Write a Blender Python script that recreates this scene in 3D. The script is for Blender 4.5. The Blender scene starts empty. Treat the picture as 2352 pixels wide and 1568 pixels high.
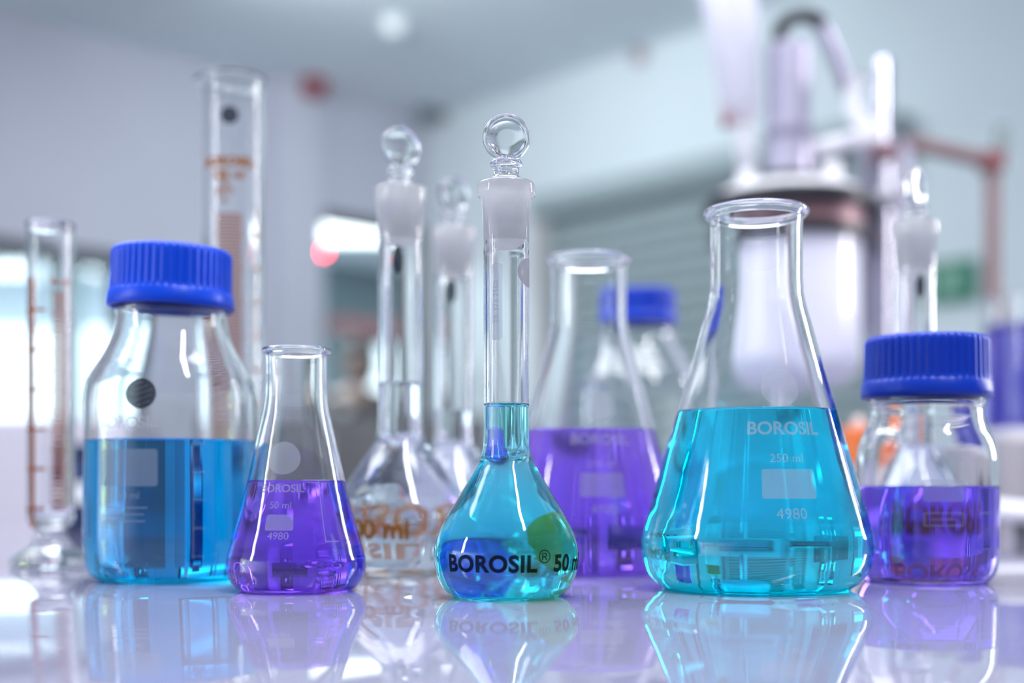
import bpy, bmesh, math, random
from mathutils import Vector, Matrix
random.seed(7)
PI = math.pi
COL = bpy.context.scene.collection
SC = bpy.context.scene

# ------------------------------------------------------------------ camera, world, lights, exposure
BENCH = 0.90                 # bench top height (m)
EYE = 0.937                  # camera height (m)
F = 3000.0                   # focal length in pixels of the 2352 px wide frame
cam_d = bpy.data.cameras.new('camera')
cam_d.sensor_width = 36.0
cam_d.lens = F / 2352.0 * 36.0
cam_d.shift_y = 340.0 / 2352.0
cam_d.clip_start = 0.02
cam_d.clip_end = 60
cam_d.dof.use_dof = True
cam_d.dof.focus_distance = 0.447
cam_d.dof.aperture_fstop = 4.3
cam = bpy.data.objects.new('camera', cam_d); COL.objects.link(cam)
cam.location = (0, 0, EYE); cam.rotation_euler = (PI / 2, 0, 0)
SC.camera = cam
SC.view_settings.view_transform = 'Standard'
SC.view_settings.look = 'None'
SC.view_settings.gamma = 1
SC.view_settings.use_curve_mapping = False
SC.view_settings.exposure = 0.56
try:
    SC.cycles.max_bounces = 28
    SC.cycles.transmission_bounces = 26
    SC.cycles.glossy_bounces = 8
    SC.cycles.diffuse_bounces = 3
    SC.cycles.transparent_max_bounces = 24
    SC.cycles.volume_bounces = 0
    SC.cycles.caustics_refractive = True
    SC.cycles.caustics_reflective = True
    SC.cycles.blur_glossy = 0.5
    SC.cycles.sample_clamp_indirect = 12.0
    SC.cycles.use_denoising = True
    SC.cycles.adaptive_threshold = 0.018
except Exception:
    pass

world = bpy.data.worlds.new('daylight'); SC.world = world
world.use_nodes = True
wn = world.node_tree.nodes; wl = world.node_tree.links
bg = wn['Background']
bg.inputs[0].default_value = (0.78, 0.89, 1.0, 1)
bg.inputs[1].default_value = 1.0
# outdoor daylight: strong beyond the adjoining room's windows, dim on the side behind the photographer
_tc = wn.new('ShaderNodeTexCoord'); _dot = wn.new('ShaderNodeVectorMath'); _dot.operation = 'DOT_PRODUCT'
_dot.inputs[1].default_value = (-0.682, 0.731, 0.0)
wl.new(_tc.outputs['Generated'], _dot.inputs[0])
_mr = wn.new('ShaderNodeMapRange'); _mr.inputs['From Min'].default_value = -0.3; _mr.inputs['From Max'].default_value = 0.8
_mr.inputs['To Min'].default_value = 0.20; _mr.inputs['To Max'].default_value = 2.6
wl.new(_dot.outputs['Value'], _mr.inputs['Value']); wl.new(_mr.outputs[0], bg.inputs[1])

def area(name, loc, target, w, h, power, col=(1, 1, 1)):
    d = bpy.data.lights.new(name, 'AREA'); d.shape = 'RECTANGLE'
    d.size = w; d.size_y = h; d.energy = power; d.color = col
    o = bpy.data.objects.new(name, d); COL.objects.link(o)
    o.location = loc
    v = Vector(target) - Vector(loc)
    o.rotation_euler = v.to_track_quat('-Z', 'Y').to_euler()
    return o
# ceiling fluorescent panels over the bench and behind the photographer
area('ceiling_panel_light', (-1.5, 1.6, 2.80), (-1.5, 1.6, 0), 1.2, 2.2, 38, (0.93, 0.96, 1.0))
area('ceiling_panel_light', (0.1, 0.75, 2.80), (0.1, 0.75, 0), 1.8, 1.2, 34, (0.93, 0.96, 1.0))
area('ceiling_tube_light', (0.65, -0.3, 2.70), (0.2, 0.3, 0.6), 0.12, 1.2, 20, (0.96, 0.98, 1.0))
# added fill lights, hidden above the frame, to brighten the far walls
area('added_wall_fill_light', (-0.5, 4.4, 2.78), (0.6, 6.2, 1.4), 1.2, 0.4, 17, (0.94, 0.98, 1.0))
area('added_wall_fill_light', (-1.5, 3.5, 2.78), (-2.3, 5.6, 1.4), 1.6, 0.4, 9, (0.96, 0.97, 1.0))
# tall bright window strip to the right, and a slimmer one to the left of the bench
area('window_strip_light', (1.45, 1.25, 1.40), (0.1, 0.5, 0.95), 0.07, 0.7, 8.5, (1.0, 0.97, 1.0))
area('window_strip_light', (-1.05, 0.15, 1.30), (0.0, 0.5, 0.95), 0.035, 0.45, 2.2, (0.96, 0.97, 1.0))
area('added_lime_streak_light', (-1.15, 0.42, 0.965), (0.0, 0.5, 0.95), 0.015, 0.09, 0.10, (0.62, 1.0, 0.10))  # invented lamp, added for yellow-green streaks on the glassware

# ------------------------------------------------------------------ helpers
def px(x, y, d):             # a pixel of the photograph at distance d (m)
    return Vector(((x - 1176) / F * d, d, EYE - (y - 1124) / F * d))

def setp(o, label=None, cat=None, group=None, kind=None):
    if label: o['label'] = label
    if cat: o['category'] = cat
    if group: o['group'] = group
    if kind: o['kind'] = kind
    return o

def empty(name, loc, label=None, cat=None, group=None, rz=0):
    o = bpy.data.objects.new(name, None); COL.objects.link(o)
    o.empty_display_size = 0.02
    o.location = loc; o.rotation_euler = (0, 0, rz)
    return setp(o, label, cat, group)

def finish(name, bm, mat, parent=None, smooth=True, recalc=True, auto=None):
    if recalc:
        bmesh.ops.recalc_face_normals(bm, faces=bm.faces)
    me = bpy.data.meshes.new(name); bm.to_mesh(me); bm.free()
    for p in me.polygons: p.use_smooth = smooth
    if auto is not None and smooth:
        me.set_sharp_from_angle(angle=math.radians(auto))
    if mat: me.materials.append(mat)
    o = bpy.data.objects.new(name, me); COL.objects.link(o)
    if parent: o.parent = parent
    return o

def add_box(bm, c, s, rot=None):
    r = bmesh.ops.create_cube(bm, size=1.0)['verts']
    m = Matrix.Translation(c) @ (rot or Matrix.Identity(4)) @ Matrix.Diagonal((s[0], s[1], s[2], 1))
    bmesh.ops.transform(bm, matrix=m, verts=r)
    return r

def bevel_all(bm, w, seg=2):
    bmesh.ops.bevel(bm, geom=list(bm.edges), offset=w, segments=seg, profile=0.7, affect='EDGES')

def add_lathe(bm, prof, seg=96, mat4=None, closed=True):
    """prof: list of (r, z); r==0 ends become poles; closed -> last joins first when neither is a pole"""
    rings = []
    for r, z in prof:
        if r < 1e-7:
            rings.append([bm.verts.new((0, 0, z))])
        else:
            rings.append([bm.verts.new((r * math.cos(2 * PI * k / seg), r * math.sin(2 * PI * k / seg), z)) for k in range(seg)])
    n = len(rings)
    pairs = [(i, i + 1) for i in range(n - 1)]
    if closed and len(rings[0]) > 1 and len(rings[-1]) > 1: pairs.append((n - 1, 0))
    for a, b in pairs:
        A, B = rings[a], rings[b]
        if len(A) == 1 and len(B) == 1: continue
        for k in range(seg):
            k2 = (k + 1) % seg
            if len(A) == 1: bm.faces.new((A[0], B[k2], B[k]))
            elif len(B) == 1: bm.faces.new((A[k], A[k2], B[0]))
            else: bm.faces.new((A[k], A[k2], B[k2], B[k]))
    if mat4: bmesh.ops.transform(bm, matrix=mat4, verts=[v for r in rings for v in r])

def add_tube(bm, pts, r, seg=16, caps=True):
    pts = [Vector(p) for p in pts]
    rr = r if isinstance(r, (list, tuple)) else [r] * len(pts)
    prev = None; rings = []
    for i, p in enumerate(pts):
        t = (pts[min(i + 1, len(pts) - 1)] - pts[max(i - 1, 0)]).normalized()
        if prev is None:
            u = t.orthogonal().normalized()
        else:
            u = (prev - t * prev.dot(t)).normalized()
        prev = u; v = t.cross(u)
        rings.append([bm.verts.new(p + (u * math.cos(2 * PI * k / seg) + v * math.sin(2 * PI * k / seg)) * rr[i]) for k in range(seg)])
    for a, b in zip(rings, rings[1:]):
        for k in range(seg):
            k2 = (k + 1) % seg
            bm.faces.new((a[k], a[k2], b[k2], b[k]))
    if caps:
        bm.faces.new(list(reversed(rings[0]))); bm.faces.new(rings[-1])

def curve_pts(ctrl, n=8):    # Catmull-Rom through 3-D points
    P = [Vector(c) for c in ctrl]; P = [P[0] * 2 - P[1]] + P + [P[-1] * 2 - P[-2]]
    out = []
    for i in range(1, len(P) - 2):
        for k in range(n):
            t = k / n
            out.append(0.5 * ((2 * P[i]) + (P[i + 1] - P[i - 1]) * t + (2 * P[i - 1] - 5 * P[i] + 4 * P[i + 1] - P[i + 2]) * t * t
                              + (3 * P[i] - P[i - 1] - 3 * P[i + 1] + P[i + 2]) * t ** 3))
    out.append(P[-2]); return out

def smooth_prof(ctrl, step=0.0012):
    """monotone-in-z cubic through (z, r) control points -> function r(z)"""
    zs = [c[0] for c in ctrl]; rs = [c[1] for c in ctrl]; n = len(zs)
    d = [(rs[i + 1] - rs[i]) / (zs[i + 1] - zs[i]) for i in range(n - 1)]
    m = [d[0]] + [0 if d[i - 1] * d[i] <= 0 else 2 * d[i - 1] * d[i] / (d[i - 1] + d[i]) for i in range(1, n - 1)] + [d[-1]]
    def f(z):
        if z <= zs[0]: return rs[0]
        if z >= zs[-1]: return rs[-1]
        i = max(k for k in range(n - 1) if zs[k] <= z)
        h = zs[i + 1] - zs[i]; t = (z - zs[i]) / h
        return ((1 + 2 * t) * (1 - t) ** 2 * rs[i] + t * (1 - t) ** 2 * h * m[i] + t * t * (3 - 2 * t) * rs[i + 1] + t * t * (t - 1) * h * m[i + 1])
    return f

# ------------------------------------------------------------------ materials
def new_mat(name):
    m = bpy.data.materials.new(name); m.use_nodes = True
    nt = m.node_tree; nt.nodes.clear()
    return m, nt, nt.nodes.new('ShaderNodeOutputMaterial')

def principled(name, col, rough=0.5, metal=0.0, noise=0.0, nscale=8.0, coat=0.0, ior=1.45, bump=0.0, spec=0.5):
    m, nt, out = new_mat(name)
    b = nt.nodes.new('ShaderNodeBsdfPrincipled')
    b.inputs['Roughness'].default_value = rough; b.inputs['Metallic'].default_value = metal
    b.inputs['IOR'].default_value = ior; b.inputs['Coat Weight'].default_value = coat
    b.inputs['Specular IOR Level'].default_value = spec
    b.inputs['Base Color'].default_value = (*col, 1)
    if noise or bump:
        tc = nt.nodes.new('ShaderNodeTexCoord'); n = nt.nodes.new('ShaderNodeTexNoise')
        n.inputs['Scale'].default_value = nscale; n.inputs['Detail'].default_value = 4
        nt.links.new(tc.outputs['Object'], n.inputs['Vector'])
        if noise:
            r = nt.nodes.new('ShaderNodeValToRGB')
            r.color_ramp.elements[0].position = 0.3; r.color_ramp.elements[1].position = 0.7
            r.color_ramp.elements[0].color = (*[c * (1 - noise) for c in col], 1)
            r.color_ramp.elements[1].color = (*[min(1, c * (1 + noise)) for c in col], 1)
            nt.links.new(n.outputs['Fac'], r.inputs['Fac']); nt.links.new(r.outputs['Color'], b.inputs['Base Color'])
        if bump:
            bp = nt.nodes.new('ShaderNodeBump'); bp.inputs['Strength'].default_value = bump; bp.inputs['Distance'].default_value = 0.001
            nt.links.new(n.outputs['Fac'], bp.inputs['Height']); nt.links.new(bp.outputs['Normal'], b.inputs['Normal'])
    nt.links.new(b.outputs[0], out.inputs['Surface'])
    return m

def glass_mat(name, col=(1, 1, 1), rough=0.0, ior=1.47):
    m, nt, out = new_mat(name)
    g = nt.nodes.new('ShaderNodeBsdfGlass'); g.inputs['Color'].default_value = (*col, 1)
    g.inputs['Roughness'].default_value = rough; g.inputs['IOR'].default_value = ior
    nt.links.new(g.outputs[0], out.inputs['Surface'])
    return m

def thin_glass(name, col=(1, 1, 1), gloss=0.1, rough=0.0):
    m, nt, out = new_mat(name)
    t = nt.nodes.new('ShaderNodeBsdfTransparent'); t.inputs[0].default_value = (*col, 1)
    g = nt.nodes.new('ShaderNodeBsdfGlossy'); g.inputs['Roughness'].default_value = rough
    fr = nt.nodes.new('ShaderNodeFresnel'); fr.inputs['IOR'].default_value = 1.2 + gloss * 2
    x = nt.nodes.new('ShaderNodeMixShader')
    nt.links.new(fr.outputs[0], x.inputs[0]); nt.links.new(t.outputs[0], x.inputs[1]); nt.links.new(g.outputs[0], x.inputs[2])
    nt.links.new(x.outputs[0], out.inputs['Surface'])
    return m

def frosted_mat(name):
    m, nt, out = new_mat(name)
    g = nt.nodes.new('ShaderNodeBsdfGlass'); g.inputs['Roughness'].default_value = 0.45; g.inputs['IOR'].default_value = 1.3
    g.inputs['Color'].default_value = (0.97, 0.97, 1, 1)
    t = nt.nodes.new('ShaderNodeBsdfTranslucent'); t.inputs['Color'].default_value = (0.98, 0.98, 1, 1)
    d = nt.nodes.new('ShaderNodeBsdfDiffuse'); d.inputs['Color'].default_value = (0.98, 0.98, 1, 1)
    a = nt.nodes.new('ShaderNodeMixShader'); a.inputs[0].default_value = 0.3
    nt.links.new(t.outputs[0], a.inputs[1]); nt.links.new(d.outputs[0], a.inputs[2])
    n = nt.nodes.new('ShaderNodeTexNoise'); n.inputs['Scale'].default_value = 900; n.inputs['Detail'].default_value = 3
    tc = nt.nodes.new('ShaderNodeTexCoord'); nt.links.new(tc.outputs['Object'], n.inputs['Vector'])
    mr = nt.nodes.new('ShaderNodeMapRange'); mr.inputs['To Min'].default_value = 0.72; mr.inputs['To Max'].default_value = 0.9
    nt.links.new(n.outputs['Fac'], mr.inputs['Value'])
    b = nt.nodes.new('ShaderNodeMixShader')
    nt.links.new(mr.outputs[0], b.inputs[0]); nt.links.new(g.outputs[0], b.inputs[1]); nt.links.new(a.outputs[0], b.inputs[2])
    nt.links.new(b.outputs[0], out.inputs['Surface'])
    return m

def liquid_mat(name, sig, ior=1.334):
    """sig: absorption per metre for r, g, b"""
    m, nt, out = new_mat(name)
    g = nt.nodes.new('ShaderNodeBsdfGlass'); g.inputs['IOR'].default_value = ior; g.inputs['Roughness'].default_value = 0
    nt.links.new(g.outputs[0], out.inputs['Surface'])
    dens = max(sig)
    if dens > 0:
        v = nt.nodes.new('ShaderNodeVolumeAbsorption')
        v.inputs['Color'].default_value = (*[1 - s / dens for s in sig], 1); v.inputs['Density'].default_value = dens
        nt.links.new(v.outputs[0], out.inputs['Volume'])
    return m

def ink_mat(name, col, opacity=0.6):
    m, nt, out = new_mat(name)
    t = nt.nodes.new('ShaderNodeBsdfTranslucent'); t.inputs['Color'].default_value = (*col, 1)
    d = nt.nodes.new('ShaderNodeBsdfDiffuse'); d.inputs['Color'].default_value = (*col, 1)
    a = nt.nodes.new('ShaderNodeMixShader'); a.inputs[0].default_value = 0.32
    nt.links.new(t.outputs[0], a.inputs[1]); nt.links.new(d.outputs[0], a.inputs[2])
    tr = nt.nodes.new('ShaderNodeBsdfTransparent')
    b = nt.nodes.new('ShaderNodeMixShader'); b.inputs[0].default_value = opacity
    nt.links.new(tr.outputs[0], b.inputs[1]); nt.links.new(a.outputs[0], b.inputs[2])
    nt.links.new(b.outputs[0], out.inputs['Surface'])
    return m

def emit_mat(name, col, s):
    m, nt, out = new_mat(name)
    e = nt.nodes.new('ShaderNodeEmission'); e.inputs[0].default_value = (*col, 1); e.inputs[1].default_value = s
    nt.links.new(e.outputs[0], out.inputs['Surface']); return m

M_GLASS = glass_mat('borosilicate_glass', (0.995, 0.998, 1.0))
M_FROST = frosted_mat('ground_glass')
M_WATER = liquid_mat('clear_water', (1.5, 0.4, 0.1))
M_CYAN = liquid_mat('cyan_solution', (150, 3.6, 0.0))
M_CYAN2 = liquid_mat('pale_cyan_solution', (80, 2.6, 0.1))
M_BLUE = liquid_mat('blue_solution', (160, 13.0, 0.8))
M_PURP = liquid_mat('purple_solution', (32, 60, 0.3))
M_PURP2 = liquid_mat('violet_solution', (16, 28, 0.2))
M_PURP3 = liquid_mat('deep_violet_solution', (32, 48, 0.5))
M_MILK = frosted_mat('milky_glass')
M_WHITEINK = ink_mat('white_enamel', (0.88, 0.89, 0.98), 0.5)
M_PATCH = ink_mat('white_enamel_patch', (0.82, 0.86, 0.98), 0.40)
M_GREYINK = ink_mat('grey_enamel', (0.62, 0.60, 0.66), 0.85)
M_DARKINK = ink_mat('dark_brown_enamel', (0.03, 0.022, 0.012), 0.93)
M_ORANGE = ink_mat('amber_enamel', (0.55, 0.20, 0.02), 0.93)
M_BROWN = ink_mat('brown_enamel', (0.50, 0.14, 0.03), 0.95)
M_SLATE = ink_mat('slate_and_backlit_enamel', (0.05, 0.06, 0.09), 0.9)
M_CAP = principled('blue_polypropylene', (0.0, 0.06, 0.66), 0.38, noise=0.04, nscale=60, spec=0.4)
M_CAP2 = principled('blue_polypropylene_dark', (0.0, 0.035, 0.45), 0.38, noise=0.04, nscale=60, spec=0.4)
M_STEEL = principled('brushed_steel', (0.62, 0.60, 0.66), 0.28, 1.0, noise=0.08, nscale=30)
M_BLACK = principled('black_plastic', (0.015, 0.016, 0.022), 0.4, noise=0.1, nscale=30)
M_WHITEP = principled('white_plastic', (0.80, 0.79, 0.84), 0.35, noise=0.03, nscale=10)

# ------------------------------------------------------------------ lettering wrapped round a lathed surface
def text_bm(body, size, bold=0.0, spacing=1.0):
    cu = bpy.data.curves.new('lettering', 'FONT')
    cu.body = body; cu.size = size; cu.align_x = 'CENTER'; cu.align_y = 'CENTER'
    cu.offset = bold; cu.space_character = spacing; cu.resolution_u = 4
    o = bpy.data.objects.new('lettering_tmp', cu); COL.objects.link(o)
    dg = bpy.context.evaluated_depsgraph_get(); dg.update()
    me = bpy.data.meshes.new_from_object(o.evaluated_get(dg))
    bm = bmesh.new(); bm.from_mesh(me)
    bpy.data.meshes.remove(me); bpy.data.objects.remove(o); bpy.data.curves.remove(cu)
    return bm

def rect_bm(w, h, rad=0.0008, seg=5):
    bm = bmesh.new(); vs = []
    for cx, cy, a0 in ((w / 2 - rad, h / 2 - rad, 0), (-w / 2 + rad, h / 2 - rad, PI / 2), (-w / 2 + rad, -h / 2 + rad, PI), (w / 2 - rad, -h / 2 + rad, 1.5 * PI)):
        for k in range(seg + 1):
            a = a0 + PI / 2 * k / seg
            vs.append(bm.verts.new((cx + rad * math.cos(a), cy + rad * math.sin(a), 0)))
    bm.faces.new(vs); return bm

def disc_bm(r, sx=1.0, n=48):
    bm = bmesh.new(); bm.faces.new([bm.verts.new((r * sx * math.cos(2 * PI * k / n), r * math.sin(2 * PI * k / n), 0)) for k in range(n)]); return bm

def bars_bm(bars):           # list of (cx, cy, w, h)
    bm = bmesh.new()
    for cx, cy, w, h in bars:
        bm.faces.new([bm.verts.new((cx + a * w / 2, cy + b * h / 2, 0)) for a, b in ((-1, -1), (1, -1), (1, 1), (-1, 1))])
    return bm

def wrap(name, bm, mat, parent, rf, z0, az, off=0.00006, label=None, cell=0.0009, tilt=0.0):
    """lay a flat shape on the outer surface r = rf(z); az measured from the side facing the camera (-Y), + to the right"""
    if tilt: bmesh.ops.rotate(bm, cent=(0, 0, 0), matrix=Matrix.Rotation(tilt, 3, 'Z'), verts=bm.verts)
    xs = [v.co.x for v in bm.verts]; ys = [v.co.y for v in bm.verts]
    for lo, hi, nrm in ((min(xs), max(xs), (1, 0, 0)), (min(ys), max(ys), (0, 1, 0))):
        n = int((hi - lo) / cell)
        for k in range(1, n + 1):
            c = lo + (hi - lo) * k / (n + 1)
            bmesh.ops.bisect_plane(bm, geom=bm.verts[:] + bm.edges[:] + bm.faces[:], plane_co=(c if nrm[0] else 0, c if nrm[1] else 0, 0), plane_no=nrm)
    rm = rf(z0)
    for v in bm.verts:
        # arc length up the wall
        z = z0 + v.co.y * 1.0
        sl = (rf(z0 + 0.002) - rf(z0 - 0.002)) / 0.004
        z = z0 + v.co.y / math.sqrt(1 + sl * sl)
        sl2 = (rf(z + 0.001) - rf(z - 0.001)) / 0.002
        k = 1 / math.sqrt(1 + sl2 * sl2)
        r = rf(z) + off * k
        a = az + v.co.x / rm
        v.co = Vector((r * math.sin(a), -r * math.cos(a), z - off * sl2 * k))
    o = finish(name, bm, mat, parent, smooth=True, recalc=False)
    if label: o['label'] = label
    return o

# ------------------------------------------------------------------ glassware builders (all sizes in metres)
mm = 0.001
def zlist(z0, z1, step=0.0009):
    n = max(2, int(abs(z1 - z0) / step)); return [z0 + (z1 - z0) * k / n for k in range(n + 1)]

def vessel(parent, rf, ztop, rbase, wall=1.3 * mm, floor_t=1.9 * mm, top='plain', rimr=None, step=0.0009, seg=112):
    """hollow glass body: outer wall rf(z) from 0 to ztop, closed bottom, rounded lip"""
    prof = [(0, 0.9 * mm), (rbase * 0.55, 0.7 * mm), (rbase * 0.85, 0.25 * mm), (rbase * 0.96, 0.02 * mm)]
    for z in zlist(0.05 * mm, ztop, step): prof.append((rf(z), z))
    ro = rf(ztop); ri = ro - wall
    # lip
    if top == 'bead':        # thick rolled lip flaring outwards
        b = rimr
        cx = ro + b * 0.25; cz = ztop + b * 0.9
        for k in range(0, 13):
            a = math.radians(-75 + 255 * k / 12)
            prof.append((cx + b * math.cos(a), cz + b * 1.0 * math.sin(a)))
        inner_top = ztop - b * 0.2
    else:
        for k in range(1, 6):
            a = PI * k / 6
            prof.append((ro - wall / 2 + wall / 2 * math.cos(a), ztop + wall / 2 * math.sin(a)))
        inner_top = ztop
    zb = floor_t
    for z in zlist(inner_top, zb + 2.2 * mm, step):
        sl = (rf(z + 0.001) - rf(max(z - 0.001, 0))) / 0.002
        prof.append((max(rf(z) - wall * math.sqrt(1 + min(sl * sl, 4)), 0.5 * mm), z))
    rl = prof[-1][0]
    for k in range(1, 6):
        a = PI / 2 * k / 5
        prof.append((rl - 2.2 * mm + 2.2 * mm * math.cos(a) - 0.6 * mm * k / 5, zb + 2.2 * mm - 2.2 * mm * math.sin(a)))
    prof.append((rl * 0.5, zb + 0.35 * mm)); prof.append((0, zb + 0.5 * mm))
    bm = bmesh.new(); add_lathe(bm, prof, seg)
    return finish('glass_body', bm, M_GLASS, parent)

def liquid(parent, rf, level, wall, floor_t, mat, meniscus=0.5 * mm, seg=112, over=0.12 * mm, label=None, step=0.0009):
    prof = [(0, floor_t + 0.5 * mm - over)]
    zb = floor_t
    def ri(z):
        sl = (rf(z + 0.001) - rf(max(z - 0.001, 0))) / 0.002
        return rf(z) - wall * math.sqrt(1 + min(sl * sl, 4)) + over
    rl = ri(zb + 2.2 * mm)
    prof.append(((rl - over) * 0.5, zb + 0.35 * mm - over))
    for k in range(5, 0, -1):
        a = PI / 2 * k / 5
        prof.append((rl - 2.2 * mm + 2.2 * mm * math.cos(a) - 0.6 * mm * k / 5, zb + 2.2 * mm - (2.2 * mm + over) * math.sin(a)))
    for z in zlist(zb + 2.2 * mm, level + meniscus, step): prof.append((ri(z), z))
    R = ri(level + meniscus)
    w = min(2.2 * mm, R * 0.75)
    for k in range(1, 9):
        t = k / 8
        prof.append((R - over - (w - over) * t, level + meniscus * (1 - t) ** 2.5))
    prof.append((0, level))
    bm = bmesh.new(); add_lathe(bm, prof, seg)
    o = finish('liquid', bm, mat, parent)
    if label: o['label'] = label
    return o

P250 = [(z * mm, r * mm) for z, r in [(0, 33.4), (1.5, 36), (4.2, 38.9), (7.5, 41.2), (11.2, 42.4), (15, 42.9), (18, 42.8), (25, 41.2), (38.8, 37.2), (52.6, 33.3), (66.4, 29.4), (78.1, 26), (90.3, 22.5), (99.4, 20.0), (106, 18.2), (111, 17.3), (117, 17.0), (134, 17.0), (139, 17.4)]]
P50 = [(z * mm, r * mm) for z, r in [(0, 19.6), (1.1, 21.7), (3, 23.6), (5.1, 24.6), (8, 25.3), (10.5, 25.3), (16.8, 24), (26.7, 21.1), (36.5, 18.6), (46.2, 16.4), (56, 14.2), (62, 12.8), (67, 11.7), (72.3, 11.15), (79, 11.0), (85, 11.0), (87.0, 11.3)]]
F250 = smooth_prof(P250); F50 = smooth_prof(P50)

def erlenmeyer(x_px, d, rf, ztop, rbase, bead, level, mat, label, az, kind, cap_text, wall, liq_label):
    t = empty('conical_flask', ((x_px - 1176) / F * d, d, BENCH), label, 'flask')
    vessel(t, rf, ztop, rbase, wall, 2.0 * mm, 'bead', bead)
    liquid(t, rf, level, wall, 2.0 * mm, mat, label=liq_label)
    k = 1.0 if kind == 'big' else 0.83
    if kind == 'big':
        zd, zt, zm, zp, zn = 73 * mm, 58.3 * mm, 47.8 * mm, 39.0 * mm, 28.5 * mm
        rd, sz, ms, pw, ph, ns = 6.9 * mm, 6.6 * mm, 4.4 * mm, 19 * mm, 10.6 * mm, 5.6 * mm
        word = '250 ml'
    else:
        zd, zt, zm, zp, zn = 48.2 * mm, 37.3 * mm, 31.4 * mm, 25.4 * mm, 20.6 * mm
        rd, sz, ms, pw, ph, ns = 6.0 * mm, 4.0 * mm, 3.6 * mm, 10.0 * mm, 5.8 * mm, 3.9 * mm
        word = '50 ml'
    wrap('logo_disc', disc_bm(rd), M_PATCH, t, rf, zd, az, label='white round printed emblem')
    wrap('printed_brand', text_bm('BOROSIL', sz, sz * 0.022), M_WHITEINK, t, rf, zt, az, label='white BOROSIL lettering')
    wrap('printed_volume', text_bm(word, ms, 0), M_WHITEINK, t, rf, zm, az)
    wrap('label_patch', rect_bm(pw, ph), M_PATCH, t, rf, zp, az, label='white blank writing patch')
    wrap('printed_number', text_bm('4980', ns, 0), M_WHITEINK, t, rf, zn, az)
    # graduation scale to the right of the print
    w = 0.35 * mm
    if kind == 'big':
        bars = [(0, 0, w, 50 * mm)] + [(2.8 * mm, y * mm, 5.6 * mm, w) for y in (-24.8, -11, 4, 17, 24.8)]
        wrap('graduation_scale', bars_bm(bars), M_WHITEINK, t, rf, 41 * mm, az + math.radians(61), tilt=0.0)
    else:
        bars = [(0, 0, w, 22.5 * mm), (2.4 * mm, -11.2 * mm, 4.8 * mm, w), (-0.8 * mm, 11.2 * mm, 12 * mm, w)]
        wrap('graduation_scale', bars_bm(bars), M_WHITEINK, t, rf, 29.5 * mm, az + math.radians(42))
        wrap('printed_graduation', text_bm('25', 3.6 * mm, 0), M_WHITEINK, t, rf, 18.6 * mm, az + math.radians(67))
    return t

def penny_stopper(parent, z_ring, r_plug_top, r_plug_bot, z_plug_bot, disc_r, s=1.0, yaw=0.0):
    """ground glass stopper: plug inside the joint, waist, bulge and flat round thumb disc"""
    st = bpy.data.objects.new('stopper', None); COL.objects.link(st); st.parent = parent; st.location = (0, 0, 0)
    zt = z_ring
    prof = [(0, z_plug_bot - 2.4 * mm * s), (r_plug_bot * 0.6, z_plug_bot - 2.0 * mm * s), (r_plug_bot * 0.93, z_plug_bot - 0.8 * mm * s), (r_plug_bot, z_plug_bot), (r_plug_top, zt - 0.6 * mm * s)]
    prof = [(r, z) for r, z in prof] + [(r_plug_top * 0.97, zt), (0, zt + 0.05 * mm)]
    bm = bmesh.new(); add_lathe(bm, prof, 80)
    finish('plug', bm, M_FROST, st, auto=40)['label'] = 'frosted ground glass plug'
    q = [(0, 0), (6.3, 0), (6.1, 0.8), (4.7, 1.6), (4.4, 2.4), (4.3, 4.2), (4.6, 5.0), (5.4, 5.5), (5.6, 6.4), (5.2, 7.3), (4.3, 7.9), (3.6, 8.4), (0, 8.7)]
    bm = bmesh.new(); add_lathe(bm, [(r * mm * s, zt + 0.12 * mm + z * mm * s) for r, z in q], 72)
    finish('waist', bm, M_GLASS, st)
    R = disc_r; T = 2.5 * mm * s
    q = [(0, -T * 0.50), (R * 0.3, -T * 0.50), (R * 0.72, -T * 0.51), (R * 0.80, -T * 0.60), (R * 0.87, -T * 0.74), (R * 0.93, -T * 0.70), (R * 0.98, -T * 0.40), (R, 0)]
    prof = q + [(r, -z) for r, z in reversed(q[:-1])]
    zc = zt + (7.5 * mm * s) + R * 0.97
    m4 = Matrix.Translation((0, 0, zc)) @ Matrix.Rotation(yaw, 4, 'Z') @ Matrix.Rotation(PI / 2, 4, 'X')
    bm = bmesh.new(); add_lathe(bm, prof, 72, m4)
    finish('thumb_disc', bm, M_GLASS, st)
    return st

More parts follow.
